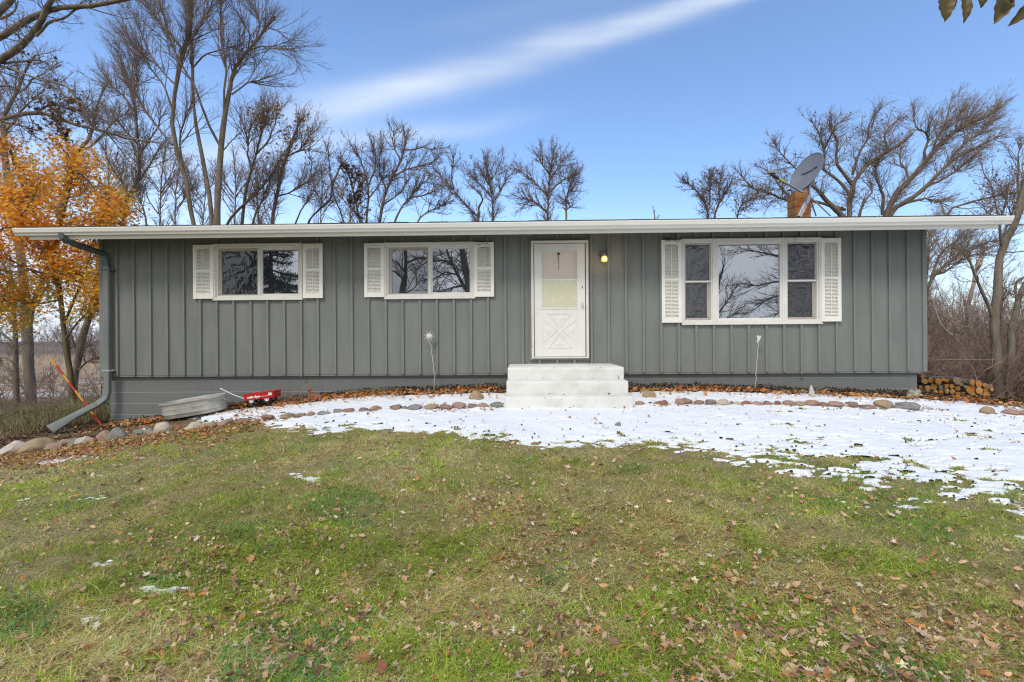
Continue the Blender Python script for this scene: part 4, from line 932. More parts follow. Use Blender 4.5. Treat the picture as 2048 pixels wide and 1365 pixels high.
# ------------------------------------------------------------------ firewood
LOGS = [(1120, 65, 18), (1140, 105, 25), (1195, 95, 25), (1105, 165, 22), (1165, 170, 28), (1225, 150, 32), (1265, 105, 30), (1310, 90, 18), (1345, 100, 18), (1435, 100, 35), (1575, 115, 25), (1635, 130, 28), (1560, 175, 42), (1640, 190, 30), (1695, 180, 20), (1755, 180, 18),
        (1500, 225, 20), (1585, 227, 30), (1545, 258, 26), (1655, 225, 13), (1705, 227, 32), (1620, 245, 13), (1650, 252, 16), (1682, 257, 13), (1600, 268, 18), (1748, 270, 21), (1675, 278, 13), (1708, 280, 16), (1640, 283, 12), (1750, 150, 15), (1513, 155, 14),
        (1490, 265, 20), (1125, 210, 20), (1185, 215, 20), (1240, 205, 22), (1285, 160, 22), (1290, 205, 20), (1340, 150, 20), (1345, 195, 22), (1390, 150, 22), (1395, 200, 22), (1440, 170, 22), (1445, 225, 22), (1475, 135, 16), (1690, 140, 18), (1395, 250, 20), (1720, 160, 12)]
M_BARK2 = mat('log_bark', (.13, .10, .075), .95, col2=(.24, .21, .18), nscale=12, bump=.7, bscale=30, stretch=(1, .3, 1), bdist=.02)
def cut_mat(nm_, c1, c2):
    return mat(nm_, c1, .8, col2=c2, nscale=16, bump=.2, bscale=50)
CUTS = [cut_mat('cut_wood', (.62, .27, .06), (.44, .17, .035)), cut_mat('cut_wood_pale', (.62, .35, .11), (.50, .24, .06)), cut_mat('cut_wood_grey', (.34, .25, .16), (.25, .17, .10))]
def row_word(v): return 'topmost' if v < 125 else 'upper' if v < 170 else 'middle' if v < 215 else 'lower' if v < 250 else 'bottom'
lgr = random.Random(9); LOGX = []
cnt = {}
for lx, ly, lr in sorted(LOGS, key=lambda q: (row_word(q[1]), q[0])):
    key = (row_word(ly), 'heap by the house wall' if lx < 1370 else 'heap by the trunk'); cnt[key] = cnt.get(key, 0)+1
ORD = ['first', 'second', 'third', 'fourth', 'fifth', 'sixth', 'seventh', 'eighth', 'ninth', 'tenth', 'eleventh', 'twelfth']
seen = {}
for lx, ly, lr in sorted(LOGS, key=lambda q: (row_word(q[1]), q[0])):
    px_, py_ = 1600+lx*.21875, 740+ly*.21875; rp = lr*.21875
    Yl = 1.9+lgr.uniform(-.05, .08); c = at(px_, py_, Yl); r_ = rp/((Yl+9.09)/1024*1e0)/1024*0+rp*(Yl+9.09)/1024*1.04
    key = (row_word(ly), 'heap by the house wall' if lx < 1370 else 'heap by the trunk'); seen[key] = seen.get(key, 0)+1
    size = 'thick' if lr >= 28 else 'thin' if lr <= 16 else 'middling'
    lg = thing('log', f"{size} log, {ORD[min(seen[key]-1, 11)]} from left in {key[0]} row of {key[1]}", 'log', tuple(c), group='firewood logs stacked right of the house', rot=(lgr.uniform(-.05, .05), 0, lgr.uniform(-.12, .12)))
    k = 18; ph = lgr.uniform(0, 6); prof_ = [1+.07*math.sin(2*2*PI*j/k+ph)+.05*math.sin(3*2*PI*j/k+ph*2)+lgr.uniform(-.02, .02) for j in range(k)]
    vs = [(r_*q*prof_[j]*math.cos(2*PI*j/k), yv, r_*q*prof_[j]*math.sin(2*PI*j/k)) for q, yv in ((.93, -.004), (1, 0), (1, .15), (1.02, .3), (.98, .45), (.9, .452)) for j in range(k)]
    m1_ = MB(); m1_.add(vs, [(i*k+j, i*k+(j+1) % k, (i+1)*k+(j+1) % k, (i+1)*k+j) for i in range(5) for j in range(k)]+[tuple(5*k+j for j in range(k))]); m1_.build('bark', M_BARK2, lg, smooth=True)
    m1_ = MB(); m1_.add([(r_*.93*prof_[j]*math.cos(2*PI*j/k), -.005, r_*.93*prof_[j]*math.sin(2*PI*j/k)) for j in range(k)]+[(0, -.010, 0)], [(j, (j+1) % k, k) for j in range(k)])
    m1_.build('cut_end', CUTS[0] if lgr.random() < .55 else CUTS[1] if lgr.random() < .7 else CUTS[2], lg)
# ------------------------------------------------------------------ trees
M_BARK = mat('bark', (.13, .095, .065), .95, col2=(.24, .19, .14), nscale=7, bump=.8, bscale=14, stretch=(1, 1, .3), bstretch=(1, 1, .25), bdist=.04)
M_BARKG = mat('grey_bark', (.13, .105, .08), .95, col2=(.27, .225, .18), nscale=6, bump=.8, bscale=14, stretch=(1, 1, .3), bstretch=(1, 1, .25), bdist=.04)
M_BARKO = mat('olive_bark', (.11, .085, .045), .95, col2=(.18, .15, .09), nscale=5, bump=.6, bscale=16, stretch=(1, 1, .3), bstretch=(1, 1, .25), bdist=.03)
M_TWIG = mat('twig_bark', (.27, .21, .17), .95)
M_TWIGD = mat('dark_twig_bark', (.22, .165, .14), .95)
M_DEAD = mat('dead_wood', (.48, .38, .30), .9, col2=(.30, .23, .18), nscale=6, stretch=(1, 1, .3), bump=.6, bscale=20)

def norm(a): return a/np.maximum(np.linalg.norm(a, axis=-1, keepdims=True), 1e-9)
def tubes(P, R, k):
    """P (n,m,3) R (n,m) -> verts, quads"""
    n, m, _ = P.shape
    T = norm(np.gradient(P, axis=1)); mean = norm(P[:, -1]-P[:, 0]+1e-6)
    ref = np.eye(3)[np.argmin(np.abs(mean), axis=1)][:, None, :]
    U_ = norm(np.cross(T, ref)); W_ = np.cross(T, U_)
    a = np.arange(k)*2*PI/k
    V_ = P[:, :, None, :]+R[:, :, None, None]*(U_[:, :, None, :]*np.cos(a)[None, None, :, None]+W_[:, :, None, :]*np.sin(a)[None, None, :, None])
    base = (np.arange(n)*m*k)[:, None, None]+(np.arange(m-1)*k)[None, :, None]; j = np.arange(k)[None, None, :]; j2 = (j+1) % k
    F_ = np.stack([base+j, base+j2, base+k+j2, base+k+j], -1).reshape(-1, 4)
    return V_.reshape(-1, 3), F_
def resample(p, m):
    p = np.asarray(p, float); d = np.concatenate([[0], np.cumsum(np.linalg.norm(np.diff(p, axis=0), axis=1))])
    t = np.linspace(0, d[-1], m)
    # Catmull-like smoothing: dense linear resample, then blur
    q = np.stack([np.interp(np.linspace(0, d[-1], m*4), d, p[:, i]) for i in range(p.shape[1])], -1)
    for _ in range(3):
        r = q.copy(); r[1:-1] = (q[:-2]+q[1:-1]*2+q[2:])/4; q = r
    tt = np.linspace(0, 1, m*4); return np.stack([np.interp(np.linspace(0, 1, m), tt, q[:, i]) for i in range(p.shape[1])], -1)
def grow(P, R, L0, total, ang, m, wig, up, tr=(.2, 1.), lr=.45, rng_=None, rr=.6, rmin=.003, bias=None, wt=None, absL=None):
    """children of the branches P; returns (Pc, Rc, Lc)"""
    n, mp, _ = P.shape
    pr_ = L0 if wt is None else L0*wt; pr_ = pr_/pr_.sum()
    par = rng_.choice(n, total, p=pr_); lo = tr[0][par] if np.ndim(tr[0]) else tr[0]
    t_ = lo+(tr[1]-lo)*rng_.random(total)**.85
    f = t_*(mp-1); i0 = np.minimum(f.astype(int), mp-2); fr = (f-i0)[:, None]
    S = P[par, i0]*(1-fr)+P[par, i0+1]*fr; T = norm(P[par, i0+1]-P[par, i0]); r0 = R[par, i0]*(1-fr[:, 0])+R[par, i0+1]*fr[:, 0]
    q = norm(rng_.normal(size=(total, 3))); q = norm(q-T*(q*T).sum(-1, keepdims=True))
    A = np.radians(rng_.uniform(ang[0], ang[1], total))[:, None]; A = A*(1-.45*(t_[:, None]**3))
    d = T*np.cos(A)+q*np.sin(A)
    if absL is not None: Lc = absL*rng_.uniform(.45, 1.1, total)*(1.1-.55*t_)
    else: Lc = L0[par]*lr*rng_.uniform(.5, 1.15, total)*(1.15-.6*t_)
    st_ = (Lc/(m-1))[:, None]
    out = [S]; up_ = np.array([0, 0, up])
    for s in range(m-1):
        d = norm(d+rng_.normal(size=(total, 3))*wig+up_+(0 if bias is None else np.asarray(bias)))
        out.append(out[-1]+d*st_)
    Pc = np.stack(out, 1)
    rb = np.maximum(np.minimum(r0*rr, Lc*.0075+rmin), rmin); Rc = rb[:, None]*np.linspace(1, .35, m)[None]; Rc = np.maximum(Rc, rmin*.55)
    return Pc, Rc, Lc
MAPLE = np.array([(0, 1), (.13, .55), (.28, .62), (.27, .38), (.62, .55), (.72, .35), (.95, .25), (.80, .05), (.88, -.12), (.52, -.22), (.50, -.48), (.25, -.42), (.05, -.5), (-.05, -.5), (-.25, -.42), (-.50, -.48), (-.52, -.22), (-.88, -.12), (-.80, .05), (-.95, .25), (-.72, .35), (-.62, .55), (-.27, .38), (-.28, .62), (-.13, .55)])
OAK = np.array([(0, 1), (.12, .86), (.38, .80), (.16, .62), (.15, .50), (.62, .42), (.55, .30), (.18, .25), (.14, .10), (.50, -.02), (.46, -.14), (.13, -.15), (.09, -.45), (.02, -.95), (-.02, -.95), (-.09, -.45), (-.13, -.15), (-.46, -.14), (-.50, -.02), (-.14, .10), (-.18, .25), (-.55, .30), (-.62, .42), (-.15, .50), (-.16, .62), (-.38, .80), (-.12, .86)])
OVAL = np.array([(0, 1), (.22, .72), (.34, .35), (.36, 0), (.28, -.38), (.12, -.72), (0, -1), (-.12, -.72), (-.28, -.38), (-.36, 0), (-.34, .35), (-.22, .72)])
STAR = np.array([(0, 1), (.22, .38), (.85, .42), (.48, -.02), (.62, -.55), (0, -.35), (-.62, -.55), (-.48, -.02), (-.85, .42), (-.22, .38)])
def leaves(P, size, outline, rng_, tilt=1., curl=.25, nrm_=None, yaw=None):
    """a fan of faces for each leaf at P; returns verts, faces"""
    n = len(P); k = len(outline)
    yaw = rng_.uniform(0, 2*PI, n) if yaw is None else yaw
    if nrm_ is None: nrm_ = norm(np.stack([rng_.normal(0, tilt, n), rng_.normal(0, tilt, n), np.ones(n)], -1))
    e1 = norm(np.cross(nrm_, np.stack([np.cos(yaw), np.sin(yaw), np.full(n, .01)], -1))); e2 = np.cross(nrm_, e1)
    cu = rng_.uniform(.1, 1, n)*curl*rng_.choice([-1, 1], n); cu2 = rng_.uniform(-1, 1, n)*curl
    o = outline[None]*size[:, None, None]
    zc = (cu[:, None]*np.abs(outline[None, :, 0])+cu2[:, None]*outline[None, :, 1]**2)*size[:, None]
    V_ = P[:, None]+e1[:, None]*o[..., 0:1]+e2[:, None]*o[..., 1:2]+nrm_[:, None]*zc[..., None]
    V_ = np.concatenate([P[:, None], V_], 1).reshape(-1, 3)
    b = (np.arange(n)*(k+1))[:, None]; j = np.arange(k)[None]
    F_ = np.stack([np.broadcast_to(b, (n, k)), b+1+j, b+1+(j+1) % k], -1).reshape(-1, 3)
    return V_, F_
def pick(cols, n, rng_, p=None, jit=.18):
    c = np.array(cols)[rng_.choice(len(cols), n, p=p)]; return np.clip(c*(1+rng_.normal(0, jit, (n, 1)))*(1+rng_.normal(0, .05, (n, 3))), 0, 1)

def tree(label, Y0, limbs, seed, bark=None, twig=None, n1=60, n2=500, n3=2500, L1=1.2, spread=.35, up=.05, wig=.16, ang=(26, 66), cat='tree', name='tree', mirror=False, ground=True, hang=None, rmin=None, bias=None, group=None, depth=None, rfac=1., trace0=None, n4=0, lr=.58):
    """limbs: (w0, w1, t0, [(px, py), ...]) traced at photo pixels, each given its own depth"""
    q_ = .45 if mirror else 1; n1 = int(n1*1.7*q_); n2 = int(n2*2.0*q_); n3 = int(n3*1.15*q_); L1 = L1*1.45; r_ = np.random.default_rng(seed); placed = []; P_ = []; R_ = []; T0 = []
    for li, (w0, w1, t0, pts) in enumerate(limbs):
        p = np.array(pts, float)
        if li == 0: y0 = Y0; dy = r_.uniform(-.3, .3)
        else:
            allp = np.concatenate([q[0] for q in placed]); ally = np.concatenate([q[1] for q in placed]); j = np.argmin(((allp-p[0])**2).sum(1)); y0 = ally[j]; dy = r_.uniform(-1, 1)
        d = np.concatenate([[0], np.cumsum(np.linalg.norm(np.diff(p, axis=0), axis=1))]); sc_ = (Y0-CAM[1])/FPX
        yv = y0+dy*spread*d*sc_*(1 if li else .3)
        W = np.array([at(a, b, y) for (a, b), y in zip(p, yv)])
        if li == 0 and ground:
            g_ = float(gz(W[0, 0], W[0, 1] if not mirror else -W[0, 1])); 
            if W[0, 2] > g_: W = np.concatenate([[[W[0, 0]+(W[0, 0]-W[1, 0])*.1, W[0, 1], g_-.15]], W]); 
        q = resample(W, 16); q[1:-1] += r_.normal(0, .012*sc_*16, (14, 3)) 
        pd = np.stack([np.interp(np.linspace(0, 1, 40), d/d[-1], p[:, 0]), np.interp(np.linspace(0, 1, 40), d/d[-1], p[:, 1])], -1)
        placed.append((pd, np.interp(np.linspace(0, 1, 40), d/d[-1], yv)))
        P_.append(q); R_.append((np.linspace(1, 0, 16)**.8*(w0-w1)*.94+w1*.8)/2*(q[:, 1]-CAM[1])/FPX*rfac*(1+.06*r_.normal(size=16)))
        if li == 0: R_[-1][0] *= 1.25
        T0.append(t0)
    P = np.stack(P_); R = np.stack(R_); T0 = np.array(T0); L0 = np.linalg.norm(np.diff(P, axis=1), axis=2).sum(1)
    if mirror: P[..., 1] *= -1
    rm = rmin or .0045*(Y0-CAM[1])/20
    org = P[0, 0].copy()
    root = thing(name, label, cat, tuple(org), group)
    v, f = tubes(P, R, 8); np_mesh('trunk', v, f, bark or M_BARK, root, off=org)
    vs = []; fs = []; c = 0; last = None
    P1, R1, L1_ = grow(P, R, L0, n1, ang, 8, wig, up, tr=(T0, 1), rng_=r_, rmin=rm*1.6, absL=L1, bias=bias, wt=(1-T0))
    for (p_, q_, kk) in ((P1, R1, 5),): 
        v, f = tubes(p_, q_, kk); vs.append(v); fs.append(f+c); c += len(v)
    P2, R2, L2_ = grow(P1, R1, L1_, n2, (20, 62), 6, wig*1.15, up, tr=(.12, 1.), lr=lr, rng_=r_, rmin=rm*1.0, bias=bias)
    v, f = tubes(P2, R2, 4); vs.append(v); fs.append(f+c); c += len(v)
    P3, R3, L3_ = grow(P2, R2, L2_, n3, (20, 65), 4, wig*1.3, up, tr=(.12, 1.), lr=lr, rng_=r_, rmin=rm*.7, bias=bias)
    v, f = tubes(P3, R3, 3); vs.append(v); fs.append(f+c); c += len(v)
    last = P3
    if n4:
        P4, R4_, L4_ = grow(P3, R3, L3_, n4, (20, 65), 3, wig*1.3, up, tr=(.12, 1.), lr=.6, rng_=r_, rmin=rm*.7, bias=bias)
        v, f = tubes(P4, R4_, 3); vs.append(v); fs.append(f+c); c += len(v)
    np_mesh('crown', np.concatenate(vs), np.concatenate(fs), twig or M_TWIG, root, off=org)
    if hang:      # last dry leaves: list of (px0, px1, py0, py1, count), size, colours
        boxes, size, cols = hang
        tips = last.reshape(-1, 3); tips2 = np.concatenate([tips, P2.reshape(-1, 3)]); u, v2, _ = proj(tips2); V3 = []; F3 = []; C3 = []; c = 0
        for (a, b, cc, dd, nn) in boxes:
            idx = np.where((u > a) & (u < b) & (v2 > cc) & (v2 < dd))[0]
            if len(idx) < 3: continue
            sel = tips2[r_.choice(idx, nn)]+r_.normal(0, size*.7, (nn, 3))
            vv, ff = leaves(sel, r_.uniform(.6, 1.15, nn)*size, STAR if size < .09 else OAK, r_, tilt=1.6, curl=.6); V3.append(vv); F3.append(ff+c); c += len(vv); C3.append(np.repeat(pick(cols, nn, r_), len(vv)//nn, 0))
        if V3: np_mesh('foliage', np.concatenate(V3), np.concatenate(F3), M_LEAFC, root, col=np.concatenate(C3), smooth=False, off=org)
    return root, (P, P1, P2, P3), org
M_LEAFC = mat('leaf_tissue', (.3, .2, .1), .65, attr='Col', trans=.58, spec=.15)
M_DRYL = mat('dry_leaf_tissue', (.3, .2, .1), .7, attr='Col', col2=(.80, .76, .72), nscale=60, trans=.12, spec=.2)
BROWNS = [(.16, .08, .04), (.11, .055, .03), (.22, .11, .05)]
TANS = [(.52, .28, .07), (.60, .36, .12), (.40, .21, .06)]
REDB = [(.30, .12, .06), (.22, .08, .045), (.36, .17, .08)]

tree('massive grey oak off the left corner sending thick limbs across the upper left sky', 2.2, [
 (60, 34, .6, [(-190, 860), (-175, 600), (-160, 400), (-120, 200), (-110, 60)]),
 (16, 7, .25, [(-120, 150), (-60, 105), (0, 76), (44, 46), (88, 24), (121, 15), (176, 13), (209, 8), (242, 1), (310, -12)]),
 (19, 10, .35, [(-110, 190), (-50, 150), (0, 120), (33, 100), (55, 81), (73, 57), (86, 40), (90, 18), (103, 2), (118, -25)]),
 (20, 14, .6, [(-100, 120), (-40, 60), (0, 22), (20, 2), (40, -30)]),
 (7, 3, .2, [(72, 72), (84, 62), (95, 47), (112, 40), (128, 38), (150, 20), (175, 12)]),
 (6, 3, .3, [(0, 38), (12, 34), (30, 22), (36, 2)]),
 (6, 2.5, .2, [(-40, 140), (0, 127), (30, 125), (80, 120), (100, 132), (114, 137), (122, 130)]),
 (7, 2, .2, [(-60, 130), (0, 132), (30, 140), (60, 153), (90, 163), (112, 166), (130, 170), (150, 188), (155, 212), (170, 232)]),
 (5, 2, .2, [(112, 168), (128, 192), (150, 200), (180, 222), (210, 235)]),
 (5, 2, .2, [(0, 172), (18, 173), (28, 176)]),
 (3.5, 1.2, .2, [(170, 14), (205, 25), (235, 33), (252, 40)]),
 (12, 2.2, .3, [(-150, 262), (-60, 252), (0, 240), (30, 232), (62, 226), (92, 226), (108, 231), (123, 240), (142, 248), (176, 256), (209, 262), (242, 274), (262, 280), (286, 281), (320, 286), (350, 300)]),
 (6, 2, .2, [(78, 222), (92, 213), (112, 210), (130, 216), (152, 218)]),
 (6, 2, .2, [(-40, 240), (0, 245), (30, 247), (60, 258), (90, 264)]),
 (4, 1.5, .1, [(212, 265), (228, 283), (246, 306), (262, 330)]),
 (5, 1.5, .2, [(0, 118), (-5, 140), (10, 160), (24, 190)])],
 21, bark=M_BARKG, twig=M_TWIGD, n1=120, n2=700, n3=1900, L1=.62, spread=.25, wig=.28, up=.03, ang=(30, 75), rmin=.0035,
 hang=([(55, 160, 195, 260, 210), (100, 150, 262, 300, 70), (40, 110, 95, 125, 16), (60, 120, 150, 200, 8)], .062, BROWNS))

tree('grey twisting tree behind the orange maple with a tall forking crown', 8.5, [
 (21, 13, .7, [(62, 790), (57, 740), (55, 680), (52, 620), (47, 560), (39, 490), (28, 452), (22, 400), (10, 320), (8, 262)]),
 (9, 3, .3, [(8, 262), (6, 236), (22, 205), (33, 187), (40, 168), (53, 137), (70, 110)]),
 (5, 2, .3, [(33, 187), (52, 178), (64, 158), (84, 150)]), (5, 2, .3, [(8, 262), (25, 250), (40, 225), (60, 205), (90, 180)]),
 (5, 2, .3, [(10, 320), (-10, 280), (-20, 230), (-10, 180)]), (6, 2, .2, [(50, 600), (20, 560), (-10, 540), (-40, 500)]), (6, 2, .2, [(53, 640), (80, 600), (100, 560), (120, 540)])],
 22, bark=M_BARKG, n1=80, n2=700, n3=2400, L1=1.1, wig=.2, hang=([(0, 60, 240, 300, 10)], .07, BROWNS))

tree('slim dark tree left of the thick grey trunk at the left edge', 5.5, [
 (13, 8, .3, [(33, 812), (32, 740), (31, 690), (29, 640), (26, 600), (20, 540)]), (5, 2, .1, [(31, 690), (10, 670), (-15, 660), (-40, 640)]), (4, 2, .1, [(30, 655), (50, 630), (62, 610)]), (4, 2, .1, [(33, 780), (15, 770), (0, 760), (-20, 770)]), (4, 1.5, .1, [(32, 730), (10, 715), (-10, 720)])],
 23, bark=M_BARKG, n1=60, n2=420, n3=1500, L1=.55, wig=.2, ang=(30, 80))

tree('leaning split trunk tree rising behind the maple toward the house', 6.0, [
 (17, 10, .7, [(146, 800), (148, 768), (153, 735), (158, 710), (168, 662), (180, 635), (190, 590), (196, 540), (200, 480), (204, 420)]),
 (8, 4, .4, [(158, 712), (148, 690), (142, 672), (133, 664)]), (5, 2, .1, [(152, 745), (175, 722), (205, 712)]), (9, 6, .5, [(140, 790), (137, 740), (139, 700), (136, 660)]), (3, 1.5, .1, [(160, 700), (185, 690), (205, 695)])],
 24, bark=M_BARKG, n1=50, n2=300, n3=1000, L1=.8)

tree('tree behind the maple with a bowed limb curving up to a fine crown', 9.5, [
 (11, 8, .6, [(58, 790), (57, 690), (62, 620), (84, 560), (103, 520), (110, 478), (126, 400), (136, 350), (147, 321)]),
 (9, 3, .2, [(147, 321), (160, 298), (176, 282), (186, 254), (190, 225), (200, 195), (212, 172)]), (5, 2, .2, [(160, 300), (180, 296), (205, 270), (232, 240), (258, 222)]), (5, 2, .2, [(147, 321), (135, 290), (125, 262), (112, 235)]), (5, 2, .3, [(128, 395), (110, 370), (85, 350)]), (5, 2, .2, [(186, 254), (170, 235), (155, 210), (150, 190)])],
 25, n1=80, n2=700, n3=2800, L1=1.0, wig=.15)

tree('tall many-stemmed bare tree rising highest behind the left of the roof', 9.5, [
 (12, 8, .75, [(395, 470), (390, 444), (376, 410), (372, 342), (349, 297), (342, 267), (345, 222), (352, 171), (356, 137), (369, 103), (379, 62), (383, 20), (384, -50)]),
 (15, 5, .6, [(434, 480), (434, 444), (436, 376), (441, 308), (448, 239), (458, 188), (465, 144), (479, 120), (496, 103), (513, 82), (533, 55), (550, 34)]),
 (10, 4, .6, [(424, 460), (424, 444), (417, 376), (403, 308), (393, 256), (386, 205), (385, 137), (383, 68), (372, 0), (366, -50)]),
 (6, 3, .4, [(441, 294), (420, 256), (403, 212), (390, 171), (373, 147), (355, 116), (338, 75), (328, 34), (318, 0), (300, -40)]),
 (5, 2, .3, [(448, 232), (448, 178), (453, 147), (448, 103), (441, 62), (441, 10), (436, -40)]), (4, 2, .4, [(463, 190), (479, 178), (496, 165), (520, 161), (538, 152)]),
 (3.5, 1.5, .1, [(498, 101), (525, 92), (547, 97), (575, 97), (592, 106)]), (4.5, 1.5, .2, [(345, 222), (328, 171), (301, 137), (273, 96), (250, 66), (244, 50)]),
 (4.5, 1.5, .2, [(368, 103), (335, 62), (308, 34), (287, 0), (270, -30)]), (5, 1.5, .2, [(345, 290), (338, 282), (308, 246), (287, 219), (267, 178), (245, 145), (226, 112)]),
 (3, 1.5, .4, [(448, 300), (460, 285), (474, 272), (492, 253)]), (4, 1.5, .2, [(356, 137), (372, 95), (400, 55), (420, 20), (430, -20)]), (3.5, 1.5, .2, [(385, 137), (408, 110), (440, 100), (465, 95), (500, 110), (510, 120)]),
 (3.5, 1.5, .2, [(513, 82), (520, 50), (512, 20), (505, -20)]), (3.5, 1.5, .2, [(496, 103), (500, 70), (485, 40), (478, 5)]), (5, 2, .3, [(376, 345), (363, 318), (359, 285), (362, 262), (372, 235), (384, 205)]),
 (4, 1.5, .2, [(352, 171), (330, 150), (300, 110), (285, 70), (270, 40)]), (3, 1.2, .2, [(533, 55), (555, 62), (575, 78), (582, 90)])],
 26, twig=M_TWIGD, n1=330, n2=2400, n3=7000, L1=1.35, wig=.065, ang=(16, 42), up=.05, spread=.3)

tree('bare tree with an S-curved trunk between the maple and the tall one', 11.5, [
 (9, 5, .55, [(252, 470), (246, 430), (240, 408), (246, 398), (263, 392), (277, 378), (281, 350), (278, 300), (274, 270), (273, 222), (266, 190), (256, 164), (247, 135), (239, 112)]),
 (5, 1.5, .2, [(273, 230), (250, 195), (222, 171), (205, 145)]), (4, 1.5, .2, [(279, 310), (300, 280), (318, 250), (322, 215)]), (4, 1.5, .2, [(276, 290), (250, 262), (232, 240), (215, 212)]), (4, 1.5, .2, [(281, 360), (300, 330), (315, 300), (330, 290)]), (6, 3, .3, [(247, 430), (255, 380), (232, 350), (215, 320), (205, 290)]), (4, 1.5, .2, [(266, 190), (275, 160), (272, 130), (268, 110)]), (5, 2, .3, [(296, 485), (292, 440), (286, 415), (275, 390), (278, 370)])],
 27, n1=150, n2=1200, n3=3800, L1=1.2, wig=.11, ang=(18, 50), up=.05)

tree('clump-leaved tree with tan leaves at its top left of the roof centre', 14.0, [
 (14, 5, .4, [(545, 470), (543, 441), (548, 415), (556, 385), (561, 349), (572, 315), (583, 288), (592, 262), (601, 239)]), (8, 3, .4, [(482, 470), (484, 444), (492, 376), (503, 340), (512, 310), (521, 273), (533, 232), (538, 215)]),
 (6, 2, .3, [(450, 460), (458, 441), (478, 418), (496, 403), (518, 382), (536, 360), (556, 328), (570, 300)]), (4, 1.5, .2, [(554, 393), (575, 388), (598, 376), (618, 362), (630, 350)]), (4, 1.5, .2, [(503, 340), (495, 310), (497, 280), (502, 240)]), (4, 1.5, .3, [(512, 310), (535, 285), (550, 250), (555, 225)]),
 (4, 1.5, .2, [(572, 315), (600, 300), (615, 280), (618, 262)]), (5, 2, .3, [(505, 450), (512, 425), (525, 400), (535, 370)]), (4, 1.5, .3, [(590, 450), (600, 425), (615, 400), (622, 380)])],
 28, n1=150, n2=1300, n3=4200, L1=1.35, wig=.12, ang=(18, 50), up=.05, hang=([(492, 568, 205, 262, 210), (560, 622, 230, 285, 110), (560, 632, 280, 335, 90), (470, 600, 300, 430, 60)], .10, TANS))

tree('bare tree left of centre leaning slightly with several upright stems', 15.5, [
 (5, 2, .3, [(692, 462), (689, 441), (675, 412), (665, 386), (660, 350), (661, 330), (652, 304), (655, 290)]), (5, 2.5, .3, [(612, 462), (620, 438), (640, 418), (662, 398), (664, 370)]), (4, 1.5, .3, [(664, 372), (676, 345), (684, 325), (684, 308)])], 
 29, twig=M_TWIGD, n1=70, n2=500, n3=1500, L1=.85, wig=.15, group=None)
tree('dark bare tree with clusters of brown leaves left of the biggest mid tree', 15.0, [
 (8, 3, .3, [(722, 462), (720, 441), (712, 405), (703, 370), (697, 345), (686, 325)]), (5, 2, .3, [(733, 460), (733, 441), (737, 400), (737, 376), (729, 345), (722, 322), (706, 297), (702, 290)]), (4, 1.5, .2, [(737, 370), (750, 340), (752, 310), (745, 290)]), (4, 1.5, .2, [(735, 400), (755, 375), (768, 350), (770, 330)])],
 30, twig=M_TWIGD, n1=110, n2=850, n3=2600, L1=.95, wig=.15, hang=([(680, 722, 330, 405, 330), (700, 740, 380, 440, 70)], .10, BROWNS))
tree('spreading bare tree whose top reaches highest over the left centre of the roof', 15.0, [
 (11, 4, .35, [(757, 466), (759, 441), (765, 410), (772, 378), (790, 345), (802, 322), (810, 303), (813, 280), (812, 262), (806, 252)]), (4, 1.5, .2, [(810, 300), (828, 300), (846, 294), (864, 300), (872, 296)]), (4, 1.5, .2, [(785, 355), (812, 340), (839, 332), (856, 330), (874, 318)]),
 (5, 2, .3, [(788, 460), (791, 438), (803, 415), (819, 396), (832, 380), (840, 368), (856, 362), (862, 350)]), (4, 1.5, .2, [(830, 460), (838, 438), (855, 424), (873, 417), (888, 408), (901, 396)]), (4, 1.5, .2, [(772, 378), (760, 350), (758, 320), (765, 295)]), (4, 1.5, .2, [(802, 322), (790, 300), (785, 280), (788, 262)]), (4, 1.5, .3, [(819, 396), (845, 392), (865, 385), (880, 372)]), (4, 1.5, .3, [(765, 410), (790, 395), (808, 375), (818, 355)])],
 31, twig=M_TWIGD, n1=170, n2=1400, n3=4400, L1=.95, wig=.15, hang=([(862, 905, 370, 430, 40)], .09, BROWNS))
def fan(x, top, w0, seed_, tw):
    r = np.random.default_rng(seed_); L_ = [(w0, 1.8, .25, [(x, 480), (x+r.uniform(-4, 4), 440), (x+r.uniform(-10, 10), (440+top)/2), (x+r.uniform(-14, 14), top)])]
    for k in range(6):
        y_ = 438-(438-top)*r.uniform(.0, .55); s_ = r.choice([-1, 1]); e_ = (438-top)*r.uniform(.3, .55); L_.append((w0*.55, 1.4, .2, [(x+s_*1, y_), (x+s_*e_*.35, y_-e_*.45), (x+s_*e_*r.uniform(.45, .9), y_-e_)]))
    return L_
for x_, top_, w_, dp, sd__, lab_ in ((222, 330, 5, 17, 301, 'thin background tree just left of the S-curved trunk'), (318, 285, 5, 19, 302, 'slender pale background tree between the S-curved trunk and the tallest tree'), (352, 330, 4, 22, 303, 'faint bushy tree at the foot of the tallest tree, left side'), (405, 320, 4, 22, 304, 'thin tree seen between the stems of the tallest tree'), (468, 300, 5, 18, 305, 'upright thin tree just right of the tallest tree trunk'), (520, 340, 4, 20, 306, 'low thin tree between the stems of the tan-leaved tree'), (640, 350, 4, 20, 307, 'low thin tree right of the tan-leaved tree'), (700, 360, 4, 24, 308, 'faint low tree behind the brown-leaf clusters')):
    tree(lab_, dp, fan(x_, top_, w_, sd__, 0), sd__, twig=M_TWIG, n1=70, n2=420, n3=1500, L1=1.25, wig=.09, ang=(18, 46), up=.05, name='thin_tree')
